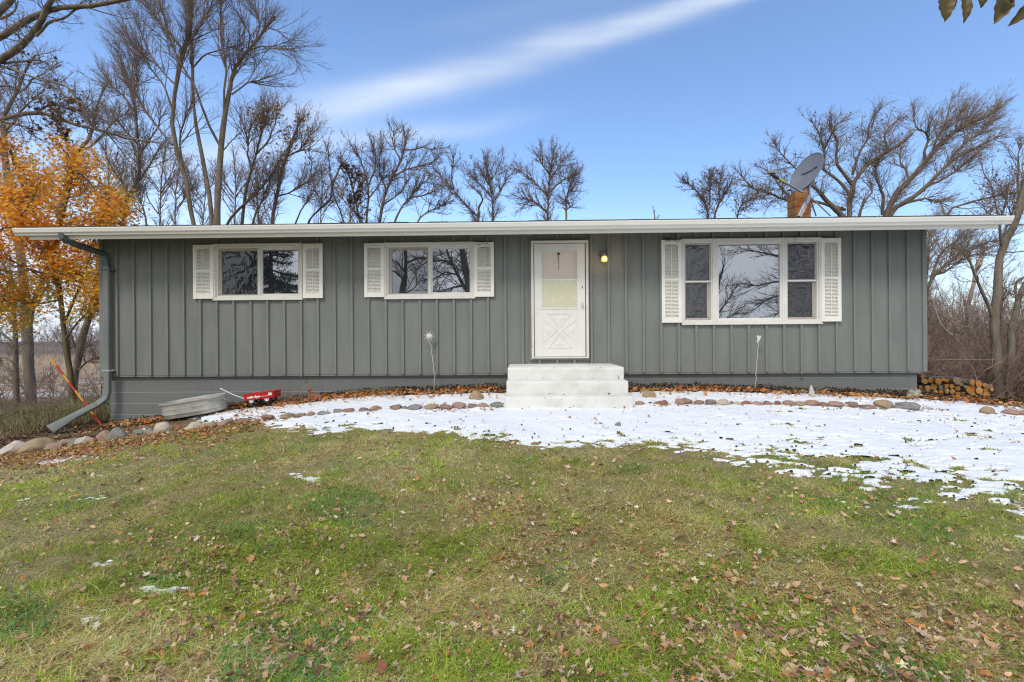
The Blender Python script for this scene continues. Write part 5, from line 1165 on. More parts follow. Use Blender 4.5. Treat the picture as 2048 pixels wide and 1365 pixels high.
tree('small bare tree bending left above the roof just left of centre', 21., [
 (6, 2, .35, [(962, 460), (959, 436), (945, 422), (928, 407), (915, 395), (908, 379), (895, 366), (880, 355), (873, 342)]), (4, 1.5, .25, [(908, 379), (903, 360), (904, 342), (908, 322), (905, 312)]), (5, 2, .4, [(958, 436), (957, 415), (966, 400), (958, 385), (942, 373), (934, 362)])],
 32, twig=M_TWIGD, n1=90, n2=700, n3=2200, L1=.95, wig=.15)
tree('small round-crowned bare tree above the roof left of the central one', 21., [
 (6, 3, .3, [(986, 462), (986, 436), (985, 415), (986, 400), (981, 378), (978, 358), (975, 338), (972, 322)]), (4, 1.5, .2, [(986, 405), (1000, 385), (1010, 365), (1012, 345)]), (4, 1.5, .2, [(984, 395), (965, 375), (950, 360), (940, 350)]), (3, 1.5, .2, [(979, 365), (994, 345), (1000, 330)]), (3, 1.5, .2, [(979, 372), (965, 350), (955, 330)])],
 33, twig=M_TWIGD, n1=120, n2=1000, n3=3200, L1=1.1, wig=.14)
tree('neat fan-shaped bare tree above the roof near the middle', 21., [
 (8, 3, .3, [(1096, 462), (1096, 434), (1095, 410), (1097, 394), (1098, 370), (1100, 350), (1103, 328), (1106, 308), (1108, 300)]), (5, 1.5, .2, [(1094, 425), (1078, 410), (1066, 403), (1052, 400), (1042, 392)]), (5, 1.5, .2, [(1096, 393), (1080, 376), (1062, 359), (1048, 348), (1037, 340)]), (4, 1.5, .2, [(1099, 386), (1112, 372), (1127, 359), (1142, 353), (1152, 346)]), (5, 2, .3, [(1133, 462), (1133, 434), (1132, 410), (1134, 393), (1140, 372), (1146, 355)]), (4, 1.5, .2, [(1099, 350), (1085, 330), (1075, 312)]), (4, 1.5, .2, [(1099, 360), (1115, 338), (1125, 320)])],
 34, twig=M_TWIGD, n1=190, n2=1500, n3=4600, L1=1.1, wig=.13, hang=([(1126, 1146, 395, 434, 70)], .09, BROWNS))
tree('tiny bare treetop just clearing the roof right of the middle', 34., [(4, 2, .3, [(1309, 450), (1309, 434), (1308, 426), (1309, 420)])], 35, twig=M_TWIGD, n1=30, n2=130, n3=300, L1=.8)
tree('low round bare oak above the roof left of the chimney', 20., [
 (7, 3, .3, [(1415, 455), (1416, 428), (1415, 410), (1405, 395), (1392, 380), (1378, 370), (1368, 362)]), (5, 2, .2, [(1428, 450), (1430, 428), (1437, 410), (1446, 395), (1456, 378), (1462, 366)]), (4, 2, .2, [(1475, 450), (1475, 428), (1482, 412), (1490, 404), (1505, 398), (1520, 392)]), (4, 1.5, .2, [(1418, 410), (1420, 390), (1418, 370), (1422, 352)]), (4, 1.5, .2, [(1440, 405), (1438, 380), (1442, 358), (1440, 345)])],
 36, twig=M_TWIGD, n1=190, n2=1300, n3=3600, L1=.95, wig=.2, up=.03, hang=([(1360, 1520, 335, 425, 150)], .07, BROWNS))
tree('wide bare oak with grey limbs spreading directly behind the chimney and dish', 13.5, [
 (16, 6, .4, [(1699, 460), (1699, 426), (1698, 398), (1701, 380), (1710, 358), (1731, 331), (1755, 314), (1789, 297), (1805, 285), (1824, 269)]), (14, 5, .5, [(1690, 445), (1679, 426), (1664, 412), (1651, 400), (1640, 386), (1630, 376), (1617, 366)]),
 (8, 3, .3, [(1703, 368), (1686, 345), (1674, 330), (1672, 312), (1676, 283), (1668, 270), (1662, 258), (1658, 238)]), (7, 2, .3, [(1699, 388), (1682, 366), (1665, 352), (1644, 338), (1650, 318), (1648, 300), (1642, 280), (1636, 264), (1622, 240)]), (6, 2, .2, [(1705, 350), (1714, 320), (1722, 300), (1736, 278), (1736, 258), (1740, 245), (1755, 223)]),
 (8, 2, .25, [(1690, 420), (1662, 412), (1634, 404), (1600, 401), (1566, 400), (1548, 390), (1530, 384), (1512, 380), (1500, 374), (1490, 362), (1482, 350)]), (5, 1.5, .2, [(1612, 372), (1592, 364), (1594, 340), (1584, 330), (1568, 314), (1556, 300), (1550, 290)]), (5, 2, .2, [(1735, 330), (1758, 322), (1775, 300), (1768, 275), (1775, 258), (1800, 235)]),
 (5, 2, .2, [(1580, 395), (1560, 375), (1545, 350), (1530, 340)]), (5, 2, .2, [(1648, 300), (1660, 275), (1672, 250), (1690, 240)]), (7, 3, .3, [(1716, 450), (1720, 425), (1730, 400), (1745, 385), (1740, 360)])],
 37, bark=M_BARK, twig=M_TWIG, n1=300, n2=1900, n3=5200, L1=.95, wig=.24, up=.05, ang=(28, 70), hang=([(1470, 1850, 225, 420, 190)], .06, BROWNS), spread=.3)
tree('windswept bare oak fanning far to the right behind the roof end', 14.5, [
 (20, 5, .35, [(1768, 460), (1772, 425), (1780, 405), (1790, 390), (1802, 375), (1818, 362), (1842, 338), (1865, 307), (1883, 283), (1910, 262), (1945, 245), (1965, 235), (1990, 224)]), (11, 2, .3, [(1776, 445), (1784, 420), (1800, 410), (1817, 402), (1840, 385), (1860, 366), (1893, 331), (1918, 312), (1945, 300), (1979, 282), (2010, 268)]),
 (6, 2, .25, [(1842, 338), (1850, 318), (1848, 304), (1858, 278), (1850, 264), (1834, 258), (1829, 244), (1827, 228)]), (5, 1.5, .2, [(1865, 307), (1870, 285), (1880, 269), (1890, 250), (1894, 235), (1900, 207)]), (5, 1.5, .2, [(1883, 283), (1905, 268), (1930, 245), (1948, 221)]), (5, 1.5, .2, [(1893, 331), (1910, 305), (1930, 288), (1955, 270), (1976, 248), (1990, 225), (1997, 207)]),
 (7, 2, .3, [(1765, 430), (1764, 418), (1768, 396), (1760, 375), (1754, 360), (1750, 345), (1752, 330), (1760, 320)]), (6, 2, .2, [(1805, 408), (1830, 402), (1852, 397), (1868, 402), (1882, 404), (1884, 418)]), (5, 1.5, .2, [(1818, 362), (1812, 340), (1800, 325), (1802, 300)]), (5, 1.5, .2, [(1855, 372), (1880, 362), (1910, 345), (1935, 325), (1950, 310)]), (4, 1.5, .2, [(1910, 262), (1915, 240), (1925, 222)])],
 38, bark=M_BARK, twig=M_TWIG, n1=330, n2=2100, n3=5200, L1=1.15, wig=.15, up=.03, bias=(.06, 0, .03), ang=(15, 50), hang=([(1800, 1980, 220, 330, 60), (1840, 1900, 370, 425, 12)], .06, BROWNS), spread=.3)
tree('tall forking grey tree standing at the right end of the woodpile', 3.4, [
 (19, 10, .6, [(1998, 806), (1996, 770), (1995, 726), (1992, 680), (1986, 640), (1991, 622), (1994, 600), (1996, 554), (1997, 520), (2006, 491), (2023, 463), (2034, 440), (2044, 400), (2056, 350), (2075, 280)]), (6, 3, .4, [(2004, 494), (2001, 470), (1999, 452), (2004, 430), (2012, 405), (2018, 370)]), (3.5, 1.5, .3, [(2000, 462), (1992, 450), (1986, 438), (1984, 430)]),
 (7, 2, .4, [(1986, 636), (1978, 612), (1968, 594), (1958, 570), (1948, 546), (1940, 525), (1928, 503), (1911, 497), (1895, 490)]), (3, 1, .2, [(2006, 505), (2025, 505), (2048, 503), (2080, 500)]), (3.5, 1.5, .2, [(2020, 466), (2035, 450), (2052, 448)]), (3, 1.5, .1, [(1999, 570), (2012, 580), (2027, 590), (2040, 588)])],
 39, bark=M_BARKG, twig=M_TWIG, n1=50, n2=220, n3=650, L1=.75, wig=.2, ang=(30, 80), rmin=.0035, hang=([(1960, 2060, 380, 660, 26)], .035, REDB))
tree('brown tree at the right edge right of the forking grey one', 3.6, [
 (17, 9, .5, [(2018, 806), (2020, 780), (2022, 726), (2023, 690), (2022, 657), (2030, 632), (2034, 617), (2036, 600), (2046, 575), (2060, 550)]), (6, 3, .4, [(2034, 600), (2030, 580), (2033, 563), (2042, 557), (2060, 552)]), (5, 2.5, .3, [(2024, 660), (2036, 650), (2048, 640), (2070, 630)]), (3, 1.5, .2, [(2022, 652), (2008, 640), (1998, 642), (1990, 655)])],
 40, bark=M_BARKG, twig=M_TWIG, n1=26, n2=110, n3=320, L1=.55, wig=.2, ang=(30, 80), rmin=.0035)
tree('slender tree with scattered rusty leaves beyond the right end of the roof', 7.0, [
 (7, 2.5, .3, [(2003, 800), (2005, 650), (1998, 540), (2001, 489), (2012, 455), (2023, 431), (2037, 394), (2046, 372), (2052, 340)]), (4, 1.5, .25, [(2001, 489), (1998, 440), (1993, 420), (1988, 390), (1980, 365), (1968, 350), (1962, 325)]), (5, 2, .2, [(1890, 450), (1900, 417), (1939, 405), (1986, 393), (2020, 388), (2047, 387), (2080, 384)]), (4, 1.5, .2, [(2037, 394), (2035, 370), (2038, 340), (2036, 310), (2044, 285)]), (3, 1.5, .2, [(2023, 431), (2010, 400), (2002, 380)])],
 41, bark=M_BARK, twig=M_TWIGD, n1=100, n2=500, n3=1300, L1=.75, wig=.16, ang=(20, 60), rmin=.0035, hang=([(1935, 2075, 270, 440, 420), (1880, 2000, 400, 480, 30)], .042, REDB))
tree('bare tree with long slanting limbs close behind the right house corner', 8.0, [
 (15, 9, .5, [(1852, 790), (1852, 740), (1854, 690), (1850, 640), (1849, 611), (1852, 590)]), (8, 2, .2, [(1851, 600), (1856, 575), (1866, 554), (1883, 537), (1905, 520), (1926, 503), (1945, 495), (1963, 489), (1994, 480)]), (6, 2, .2, [(1862, 560), (1868, 540), (1877, 514), (1890, 498), (1911, 483), (1934, 460), (1950, 445)]), (6, 2, .2, [(1850, 590), (1852, 560), (1857, 511), (1857, 485), (1862, 460), (1870, 440)]), (5, 2, .2, [(1868, 550), (1890, 545), (1915, 525), (1940, 512), (1965, 505)]), (5, 2, .2, [(1845, 600), (1835, 560), (1845, 520)])],
 42, bark=M_BARK, n1=110, n2=900, n3=2800, L1=1.0, wig=.13, bias=(.04, 0, .02), ang=(18, 50))
tree('dead tree with pale broken splintered trunk in the right woods', 10.5, [
 (11, 6, .8, [(1946, 790), (1946, 720), (1942, 670), (1938, 630), (1937, 600), (1943, 585), (1947, 574), (1949, 549), (1955, 530), (1963, 509), (1968, 490)]), (5, 1.5, .4, [(1950, 552), (1944, 532), (1937, 514), (1925, 502), (1911, 497)]), (4, 1.5, .4, [(1950, 552), (1962, 530), (1968, 510), (1963, 490)]), (6, 3, .8, [(1940, 655), (1934, 630), (1930, 605)])],
 43, bark=M_DEAD, n1=26, n2=140, n3=400, L1=.6, wig=.2, name='dead_tree')
tree('short splintered pale stump among the brush left of the grey forking tree', 11., [(10, 5, .9, [(1974, 740), (1972, 700), (1968, 670), (1964, 650)]), (4, 1, .9, [(1974, 700), (1978, 680), (1981, 665)])], 44, bark=M_DEAD, n1=6, n2=20, n3=40, L1=.4, name='dead_tree')
tree('fallen pale limb arching down through the brush by the house corner', 6.0, [(4.5, 2, .3, [(1864, 600), (1868, 614), (1877, 640), (1886, 655), (1897, 666), (1910, 678), (1923, 689), (1928, 703)]), (3, 1.2, .2, [(1870, 618), (1885, 632), (1906, 646), (1925, 652), (1943, 656)]), (2.5, 1, .2, [(1897, 668), (1915, 670), (1930, 678)]), (2.5, 1, .2, [(1928, 700), (1916, 715), (1914, 724)]), (2.5, 1, .2, [(1928, 700), (1932, 712), (1928, 722)])],
 45, bark=M_DEAD, twig=M_DEAD, n1=20, n2=60, n3=120, L1=.35, cat='fallen limb', name='fallen_limb', ground=False, rmin=.003)

# orange maple by the left end of the house
root, (P, P1, P2, P3), org = tree('small maple with bright orange and yellow-green leaves at the left end of the roof', 2.6, [
 (13, 6, .3, [(146, 800), (143, 760), (136, 720), (131, 690), (127, 650), (121, 590), (106, 520), (84, 460), (56, 400), (34, 345), (20, 300)]), (6, 2, .2, [(127, 650), (146, 605), (165, 560), (180, 510), (195, 455), (210, 410), (225, 380)]), (6, 2, .2, [(118, 570), (95, 550), (60, 540), (10, 515), (-50, 490)]), (5, 2, .2, [(122, 600), (80, 608), (30, 600), (-40, 580)]),
 (6, 2, .2, [(106, 520), (118, 460), (135, 400), (148, 345), (135, 305)]), (5, 2, .2, [(84, 460), (40, 425), (0, 400), (-50, 370)]), (4.5, 1.8, .2, [(-60, 490), (-20, 475), (0, 461), (36, 438), (56, 415), (79, 372), (86, 350)]), (5, 2, .2, [(130, 680), (155, 645), (180, 620), (205, 600)]), (4, 1.5, .2, [(60, 540), (90, 560), (120, 548), (150, 540)]), (4, 1.5, .2, [(180, 500), (215, 470), (245, 440), (265, 425)]), (4, 1.5, .2, [(148, 345), (165, 350), (190, 380), (215, 400)]), (5, 2, .3, [(20, 560), (0, 620), (20, 640)])],
 50, bark=M_BARKO, twig=M_TWIGD, n1=170, n2=1100, n3=3300, L1=.62, wig=.15, up=.0, ang=(25, 70), rmin=.003, name='maple_tree')
r_ = np.random.default_rng(8)
tips = np.concatenate([P3[:, 1:].reshape(-1, 3), P2[:, 2:].reshape(-1, 3), P1[:, 2:].reshape(-1, 3)])
u, v, _ = proj(tips)
ok_ = (u < 268) & (u > -140) & (v > 262+np.clip(u-150, 0, 200)*1.1+np.clip(60-u, 0, 100)*.2) & (v < 672-np.clip(90-u, 0, 300)*.28)
tips = tips[ok_]; clump = fbm(tips[:, 0]*2.3+40, tips[:, 2]*3.2+tips[:, 1]*1.7, 3, 61); tips = tips[clump > .25]
nl = 20000
Pl = tips[r_.integers(0, len(tips), nl)]+r_.normal(0, .13, (nl, 3))
u, v, _ = proj(Pl)
orange = np.array([(.98, .46, .06), (1., .54, .09), (.92, .36, .04), (1., .62, .16)]); yel = np.array([(.90, .62, .08), (.60, .54, .09), (.45, .48, .08), (.95, .60, .09)])
py_ = np.clip(.04+.5*sstep(480, 640, v)+.9*(fbm(Pl[:, 0]*1.3, Pl[:, 2]*1.6, 3, 66)-.45), 0, .85)
cc = np.where((r_.random(nl) < py_)[:, None], yel[r_.integers(0, 4, nl)], orange[r_.integers(0, 4, nl)])*(1+r_.normal(0, .12, (nl, 1)))
vv, ff = leaves(Pl, r_.uniform(.032, .060, nl), STAR, r_, tilt=.75, curl=.35)
np_mesh('foliage', vv, ff, M_LEAFC, root, col=np.repeat(np.clip(cc, 0, 1), len(STAR)+1, 0), smooth=False, off=org)

# trees standing behind the camera: the house windows mirror them
def mtree(label, Y0, limbs, seed, **k): return tree(label, Y0, limbs, seed, mirror=True, **k)
mtree('big bare tree across the yard mirrored in the picture window from the right', 17., [
 (40, 16, .6, [(1730, 900), (1725, 700), (1715, 600), (1700, 540), (1690, 470), (1680, 400)]), (9, 2, .1, [(1715, 600), (1660, 590), (1600, 572), (1560, 562), (1540, 565), (1515, 572), (1490, 566)]), (8, 2, .1, [(1705, 550), (1640, 530), (1590, 520), (1560, 512), (1525, 506), (1490, 500), (1478, 495)]), (7, 2, .1, [(1700, 530), (1640, 500), (1580, 494), (1530, 480), (1500, 470)]),
 (7, 2, .1, [(1718, 640), (1660, 620), (1600, 600), (1560, 590), (1535, 600), (1510, 612)]), (6, 2, .1, [(1720, 680), (1640, 650), (1590, 640), (1560, 620), (1545, 640)])], 61, n1=190, n2=1700, n3=5000, L1=1.6, wig=.13, bias=(-.05, 0, 0), ang=(15, 50), twig=M_TWIGD)
mtree('slender bare tree across the yard mirrored at the left of the picture window', 22., [
 (10, 4, .3, [(1425, 760), (1424, 700), (1428, 640), (1432, 600), (1440, 560), (1448, 530)]), (4, 1.5, .2, [(1428, 640), (1450, 610), (1462, 595), (1475, 570)]), (4, 1.5, .2, [(1432, 600), (1420, 570), (1405, 540)]), (4, 1.5, .2, [(1426, 670), (1450, 640), (1475, 625), (1490, 630)])], 62, n1=90, n2=500, n3=1500, L1=1.3, wig=.1, ang=(20, 50), twig=M_TWIGD)
mtree('straight trunked tree across the yard mirrored in the middle window', 14., [
 (16, 7, .35, [(798, 760), (801, 640), (803, 590), (807, 560), (811, 530), (812, 500), (812, 440)]), (5, 2, .1, [(811, 530), (830, 518), (850, 515), (880, 517)]), (5, 2, .1, [(808, 545), (795, 530), (785, 520), (770, 515)]), (5, 2, .1, [(806, 560), (790, 545), (780, 540)]), (4, 2, .1, [(804, 590), (825, 578), (840, 565), (858, 555)])], 63, n1=70, n2=360, n3=900, L1=1.4, wig=.22, twig=M_TWIGD)
mtree('leaning forked tree across the yard mirrored at the right of the middle window', 12., [
 (22, 12, .3, [(956, 760), (950, 660), (943, 600), (935, 560), (930, 530), (922, 490), (915, 440)]), (8, 3, .1, [(938, 590), (920, 560), (905, 530), (892, 500), (888, 470)]), (6, 2, .1, [(905, 530), (885, 520), (865, 522), (840, 530)]), (5, 2, .1, [(915, 550), (890, 545), (870, 555)]), (5, 2, .1, [(932, 570), (905, 575), (880, 585), (860, 580)])], 64, n1=130, n2=900, n3=2400, L1=1.2, wig=.25, twig=M_TWIGD)
# spruce mirrored in the left window
sp_ = at(541, 600, 13.); sp_[1] *= -1; gsp = float(gz(sp_[0], sp_[1])); r_ = np.random.default_rng(5); HS = 8.5
spruce = thing('spruce_tree', 'dark drooping spruce across the yard mirrored in the left window', 'tree', (sp_[0], sp_[1], gsp-.1))
tr_ = np.stack([np.zeros(12), np.zeros(12), np.linspace(0, HS, 12)], -1)[None]; v, f = tubes(tr_, np.linspace(.2, .03, 12)[None], 8); np_mesh('trunk', v, f, M_BARK, spruce)
nb = 260; hh_ = r_.uniform(.09, .98, nb)**.9*HS; aa = r_.uniform(0, 2*PI, nb); ln = (1-hh_/HS)*2.6+.25; tq = np.linspace(0, 1, 8)
PB = np.stack([np.cos(aa)[:, None]*ln[:, None]*tq, np.sin(aa)[:, None]*ln[:, None]*tq, hh_[:, None]+ln[:, None]*(-.35*tq+.18*tq**2)], -1)
PC, RC, LC = grow(PB, np.full((nb, 8), .02), ln, 5200, (35, 75), 3, .1, -.12, tr=(.1, 1.), lr=.32, rng_=r_, rmin=.006)
v1, f1 = tubes(PB, np.linspace(.03, .008, 8)[None]*np.ones((nb, 1)), 4); v2, f2 = tubes(PC, np.full(PC.shape[:2], .012), 3)
nd = 60000; q = PC.reshape(-1, 3)[r_.integers(0, PC.shape[0]*3, nd)]+r_.normal(0, .05, (nd, 3)); dr = norm(r_.normal(size=(nd, 3))+np.array([0, 0, -.6]))*.09; sd_ = norm(np.cross(dr, [0, 0, 1.]))*.012
v3 = np.stack([q-sd_, q+sd_, q+dr], 1).reshape(-1, 3); f3 = np.arange(nd*3).reshape(-1, 3)
np_mesh('crown', np.concatenate([v1, v2, v3]), [f1, f2+len(v1), f3+len(v1)+len(v2)], mat('spruce_needles', (.035, .055, .028), .8), spruce, smooth=False)

# leafy branch hanging into the top right corner
lb = at(1960, -40, -6.6); br = thing('leafy_branch', 'olive brown leaves dangling from a branch in the upper right corner', 'branch', tuple(lb)); LB = lb.copy()
mb = MB(); mb.tube([at(2120, -60, -6.5)-LB, at(2050, -34, -6.55)-LB, at(1990, -22, -6.6)-LB, at(1930, -14, -6.62)-LB, at(1900, -16, -6.6)-LB], [.008, .007, .005, .004, .002], 6); mb.build('twig', M_BARK, br, smooth=True)
HL = [((1893, -14), (1886, 20), (1891, 43), 15), ((1903, -10), (1898, 10), (1906, 22), 8), ((1929, -14), (1931, 20), (1928, 46), 10), ((1958, -14), (1962, 3), (1963, 16), 9), ((2022, -20), (2000, 15), (1989, 48), 17), ((2080, -8), (2050, 25), (2016, 53), 12), ((2010, -24), (2018, -4), (2024, 6), 10)]
for i, (a_, b_, c_, wpx) in enumerate(HL):
    yv = -6.6+random.uniform(-.05, .05); A_, B_, C_ = at(*a_, yv)-LB, at(*b_, yv-.015)-LB, at(*c_, yv)-LB; n = 12; vs = []
    ax = Vector(C_-A_).normalized(); sdv = ax.cross(Vector((0, 1, 0))).normalized(); wd = wpx*2.5/1024
    for s in range(n+1):
        tt = s/n; p = Vector((1-tt)**2*A_+2*(1-tt)*tt*(B_)+tt*tt*C_); w_ = wd*math.sin(PI*min(tt, .999)**.8)**.8*(1+.12*math.sin(s*2.1+i))*(1.12-.2*tt) if 0 < s < n else .001
        vs += [tuple(p-sdv*w_+Vector((0, -.012*math.sin(PI*tt), 0))), tuple(p-sdv*w_*.5+Vector((0, .0, .0))), tuple(p+Vector((0, .006, 0))), tuple(p+sdv*w_*.5), tuple(p+sdv*w_+Vector((0, -.014*math.sin(PI*tt), 0)))]
    mb = MB(); mb.add(vs, [(5*s+j, 5*s+j+1, 5*s+6+j, 5*s+5+j) for s in range(n) for j in range(4)])
    mb.build('leaf', mat('olive_leaf', (.13, .085, .016), .42, col2=(.09, .07, .014), nscale=14, trans=.3, specks=(60, .70, (.06, .03, .01))), br, smooth=True, angle=80)

# ------------------------------------------------------------------ brush, woods and weeds
def brush(name, n, xr, yr, hr, seed, mat_, rm=.006, n2=4, n3=4, lean=.25, zoff=0, wig=.15, pos=None, up=.02):
    r_ = np.random.default_rng(seed)
    X = r_.uniform(*xr, n); Y = r_.uniform(*yr, n)
    if pos is not None: X, Y = pos(r_, n)
    z = gz(X, Y)+zoff; h = r_.uniform(*hr, n); m = 7
    d = norm(np.stack([r_.normal(0, lean, n), r_.normal(0, lean, n), np.ones(n)], -1)); out = [np.stack([X, Y, z], -1)]
    for s in range(m-1): d = norm(d+r_.normal(size=(n, 3))*wig); out.append(out[-1]+d*(h/(m-1))[:, None])
    P = np.stack(out, 1); R = np.linspace(1, .3, m)[None]*np.maximum(h*.006+rm, rm)[:, None]
    P2, R2, L2 = grow(P, R, h, n*n2, (20, 60), 5, wig, up, tr=(.15, 1.), lr=.45, rng_=r_, rmin=rm*.8)
    P3, R3, L3 = grow(P2, R2, L2, n*n2*n3, (20, 65), 3, wig, up, tr=(.15, 1.), lr=.45, rng_=r_, rmin=rm*.6)
    v1, f1 = tubes(P, R, 4); v2, f2 = tubes(P2, R2, 3); v3, f3 = tubes(P3, R3, 3)
    o = np_mesh(name, np.concatenate([v1, v2, v3]), np.concatenate([f1, f2+len(v1), f3+len(v1)+len(v2)]), mat_); return tag(o, kind='stuff')
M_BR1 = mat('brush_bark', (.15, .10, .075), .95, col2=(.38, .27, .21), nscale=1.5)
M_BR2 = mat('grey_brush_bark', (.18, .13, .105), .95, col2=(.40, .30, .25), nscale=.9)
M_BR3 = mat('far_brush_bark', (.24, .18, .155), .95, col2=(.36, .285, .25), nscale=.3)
brush('undergrowth', 1500, (7.9, 16), (3.0, 9), (.8, 2.1), 101, M_BR1, rm=.0035, n2=6, n3=5, lean=.5, wig=.3)
brush('undergrowth', 420, (8.5, 24), (8, 16), (1.6, 4.0), 102, M_BR1, rm=.005, n2=9, n3=7, lean=.3, wig=.2)
brush('woods', 300, (9, 45), (16, 34), (3.0, 6.0), 103, M_BR2, rm=.008, n2=12, n3=9, lean=.16)
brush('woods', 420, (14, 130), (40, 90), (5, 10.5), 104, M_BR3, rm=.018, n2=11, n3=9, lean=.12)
brush('undergrowth', 330, (-14.5, -8.2), (2.5, 9.), (.6, 1.7), 105, M_BR1, rm=.0035, n2=6, n3=5, lean=.45, wig=.25)
brush('undergrowth', 190, (-26, -8.5), (9, 20), (1.5, 3.2), 106, M_BR2, rm=.006, n2=8, n3=7, lean=.3, wig=.22)
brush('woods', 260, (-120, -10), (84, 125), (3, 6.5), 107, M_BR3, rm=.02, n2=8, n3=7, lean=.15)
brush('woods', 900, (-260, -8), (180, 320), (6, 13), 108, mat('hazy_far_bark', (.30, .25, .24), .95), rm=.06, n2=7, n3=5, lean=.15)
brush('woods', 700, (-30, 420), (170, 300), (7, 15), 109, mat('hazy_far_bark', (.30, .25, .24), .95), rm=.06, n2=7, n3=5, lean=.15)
brush('dry_stalks', 26, (0, 0), (0, 0), (.12, .30), 110, M_BR1, rm=.0022, n2=6, n3=3, lean=.15, wig=.12, pos=lambda r, n: (lambda c: (np.where(np.arange(n) % 2, at(577, 795, -.35)[0], at(600, 795, -.35)[0])+r.normal(0, .045, n), -.35+r.normal(0, .05, n)))(0))
brush('dry_stalks', 12, (0, 0), (0, 0), (.10, .26), 111, mat('weed_stalk', (.22, .18, .07), .9), rm=.002, n2=4, n3=2, lean=.35, wig=.2, pos=lambda r, n: (np.where(np.arange(n) % 3 > 0, at(742, 780, -.35)[0], at(708, 780, -.35)[0])+r.normal(0, .05, n), -.35+r.normal(0, .05, n)))

def blades(X, Y, z, h, w_, cols, r_, lean=.35, seg=1, curl=.4):
    n = len(X); yaw = r_.uniform(0, 2*PI, n); B = np.stack([X, Y, z], -1); sd_ = np.stack([np.cos(yaw), np.sin(yaw), np.zeros(n)], -1)*(w_/2)[:, None]
    ln = np.stack([r_.normal(0, lean, n), r_.normal(0, lean, n), np.zeros(n)], -1); upv_ = np.array([0, 0, 1.])
    if seg == 1:
        T = B+(ln+upv_)*h[:, None]; V_ = np.stack([B-sd_, B+sd_, T], 1).reshape(-1, 3); F_ = np.arange(n*3).reshape(-1, 3); return V_, [F_], np.repeat(cols, 3, 0)
    M_ = B+(ln*.45+upv_*.62)*h[:, None]; T = B+(ln*1.5+upv_*(1-.3*curl))*h[:, None]
    V_ = np.stack([B-sd_, B+sd_, M_+sd_*.8, M_-sd_*.8, T], 1).reshape(-1, 3); b = (np.arange(n)*5)[:, None]
    return V_, [b+np.array([[0, 1, 2, 3]]), b+np.array([[3, 2, 4]])], np.repeat(cols, 5, 0)
M_GRASS = mat('grass_blade', (.1, .15, .04), .6, attr='Col', trans=.5, spec=.2)
def lift_normals(m, k=.3):
    t = m.node_tree; N = t.nodes; L = t.links; g = N.new('ShaderNodeNewGeometry'); s = N.new('ShaderNodeVectorMath'); s.operation = 'SCALE'; s.inputs['Scale'].default_value = 1-k; L.new(g.outputs['Normal'], s.inputs[0])
    a = N.new('ShaderNodeVectorMath'); a.operation = 'ADD'; a.inputs[1].default_value = (0, 0, k); L.new(s.outputs[0], a.inputs[0]); q = N.new('ShaderNodeVectorMath'); q.operation = 'NORMALIZE'; L.new(a.outputs[0], q.inputs[0])
    for n in list(N):
        if n.type in ('BSDF_PRINCIPLED', 'BSDF_TRANSLUCENT'): L.new(q.outputs[0], n.inputs['Normal'])
lift_normals(M_GRASS)
def merge(parts):
    V_ = []; Q = []; T = []; Cc = []; c = 0
    for v, fs, cl in parts:
        for f in fs: (Q if f.shape[1] == 4 else T).append(f+c)
        V_.append(v); Cc.append(cl); c += len(v)
    return np.concatenate(V_), [np.concatenate(x) for x in (Q, T) if x], np.concatenate(Cc)
GREEN = np.array([(.29, .43, .06), (.37, .49, .09), (.45, .54, .13), (.24, .37, .06)]); DEEP = np.array([(.18, .38, .08), (.22, .42, .11), (.20, .36, .12)]); STRAW = np.array([(.66, .56, .31), (.76, .66, .42), (.52, .41, .24), (.58, .58, .24)])
r_ = np.random.default_rng(77)
NG = GRASSN
d_ = 1.5*(11.5/1.5)**(r_.random(NG)**.80); an = r_.uniform(-math.radians(57), math.radians(57), NG)
GXc, GYc = CAM[0]+d_*np.sin(an)/np.cos(an)**.6, CAM[1]+d_*np.cos(an)**.4
fr_ = GYc < np.where(np.abs(GXc) < 7.0, -1.62, -1.62+np.clip((np.abs(GXc)-7)*.3, 0, 2.2)); GXc, GYc = GXc[fr_], GYc[fr_]
zG = gz(GXc, GYc); sm = snow_m(GXc, GYc, zG); uG, vG, _ = proj(np.stack([GXc, GYc, zG], -1))
nr = r_.random(len(GXc)); yb_ = np.interp(uG, SB[:, 0], SB[:, 1]); keep = (sm < .05) | ((sm < .6) & (nr < .45)) | ((sm < 1.3) & (nr < .07)) | ((vG > yb_+45) & (nr < .45))
bare = .5*fbm(GXc*1.1, GYc*1.1, 4, 201)+.5*fbm(GXc*6, GYc*6, 3, 202); straw = .45*fbm(GXc*.9, GYc*1.5, 4, 203)+.55*fbm(GXc*4.5, GYc*4.5, 3, 204); clov = fbm(GXc*1.4, GYc*1.4, 3, 207)
keep &= ~((bare > .56) & (r_.random(len(nr)) < .5))
keep &= ~((GXc < -6.9) & (GYc > -2.0))
GXc, GYc, zG, sm, bare, straw, clov, uG, vG = (q[keep] for q in (GXc, GYc, zG, sm, bare, straw, clov, uG, vG)); n = len(GXc)
dd_ = np.hypot(GXc-CAM[0], GYc-CAM[1])
spots = np.zeros(n)
for (a_, b_, ra, rb) in ((690, 1010, 90, 40), (1110, 1165, 45, 30), (1690, 955, 60, 18), (700, 1040, 60, 16), (430, 905, 40, 14), (300, 1160, 60, 20), (40, 1240, 90, 50), (640, 1340, 60, 40), (1880, 1070, 50, 25), (1270, 940, 40, 15)):
    spots = np.maximum(spots, 1-((uG-a_)/ra)**2-((vG-b_)/rb)**2)
isd = (r_.random(n) < np.clip(spots*1.1, 0, .5)) | ((clov > .68) & (r_.random(n) < .4))
iss = r_.random(n) < np.clip((straw-.46)*5+.22+.35*(bare > .55), 0.06, .88)
BR_ = np.array([1.32, 1.20, 1.0])
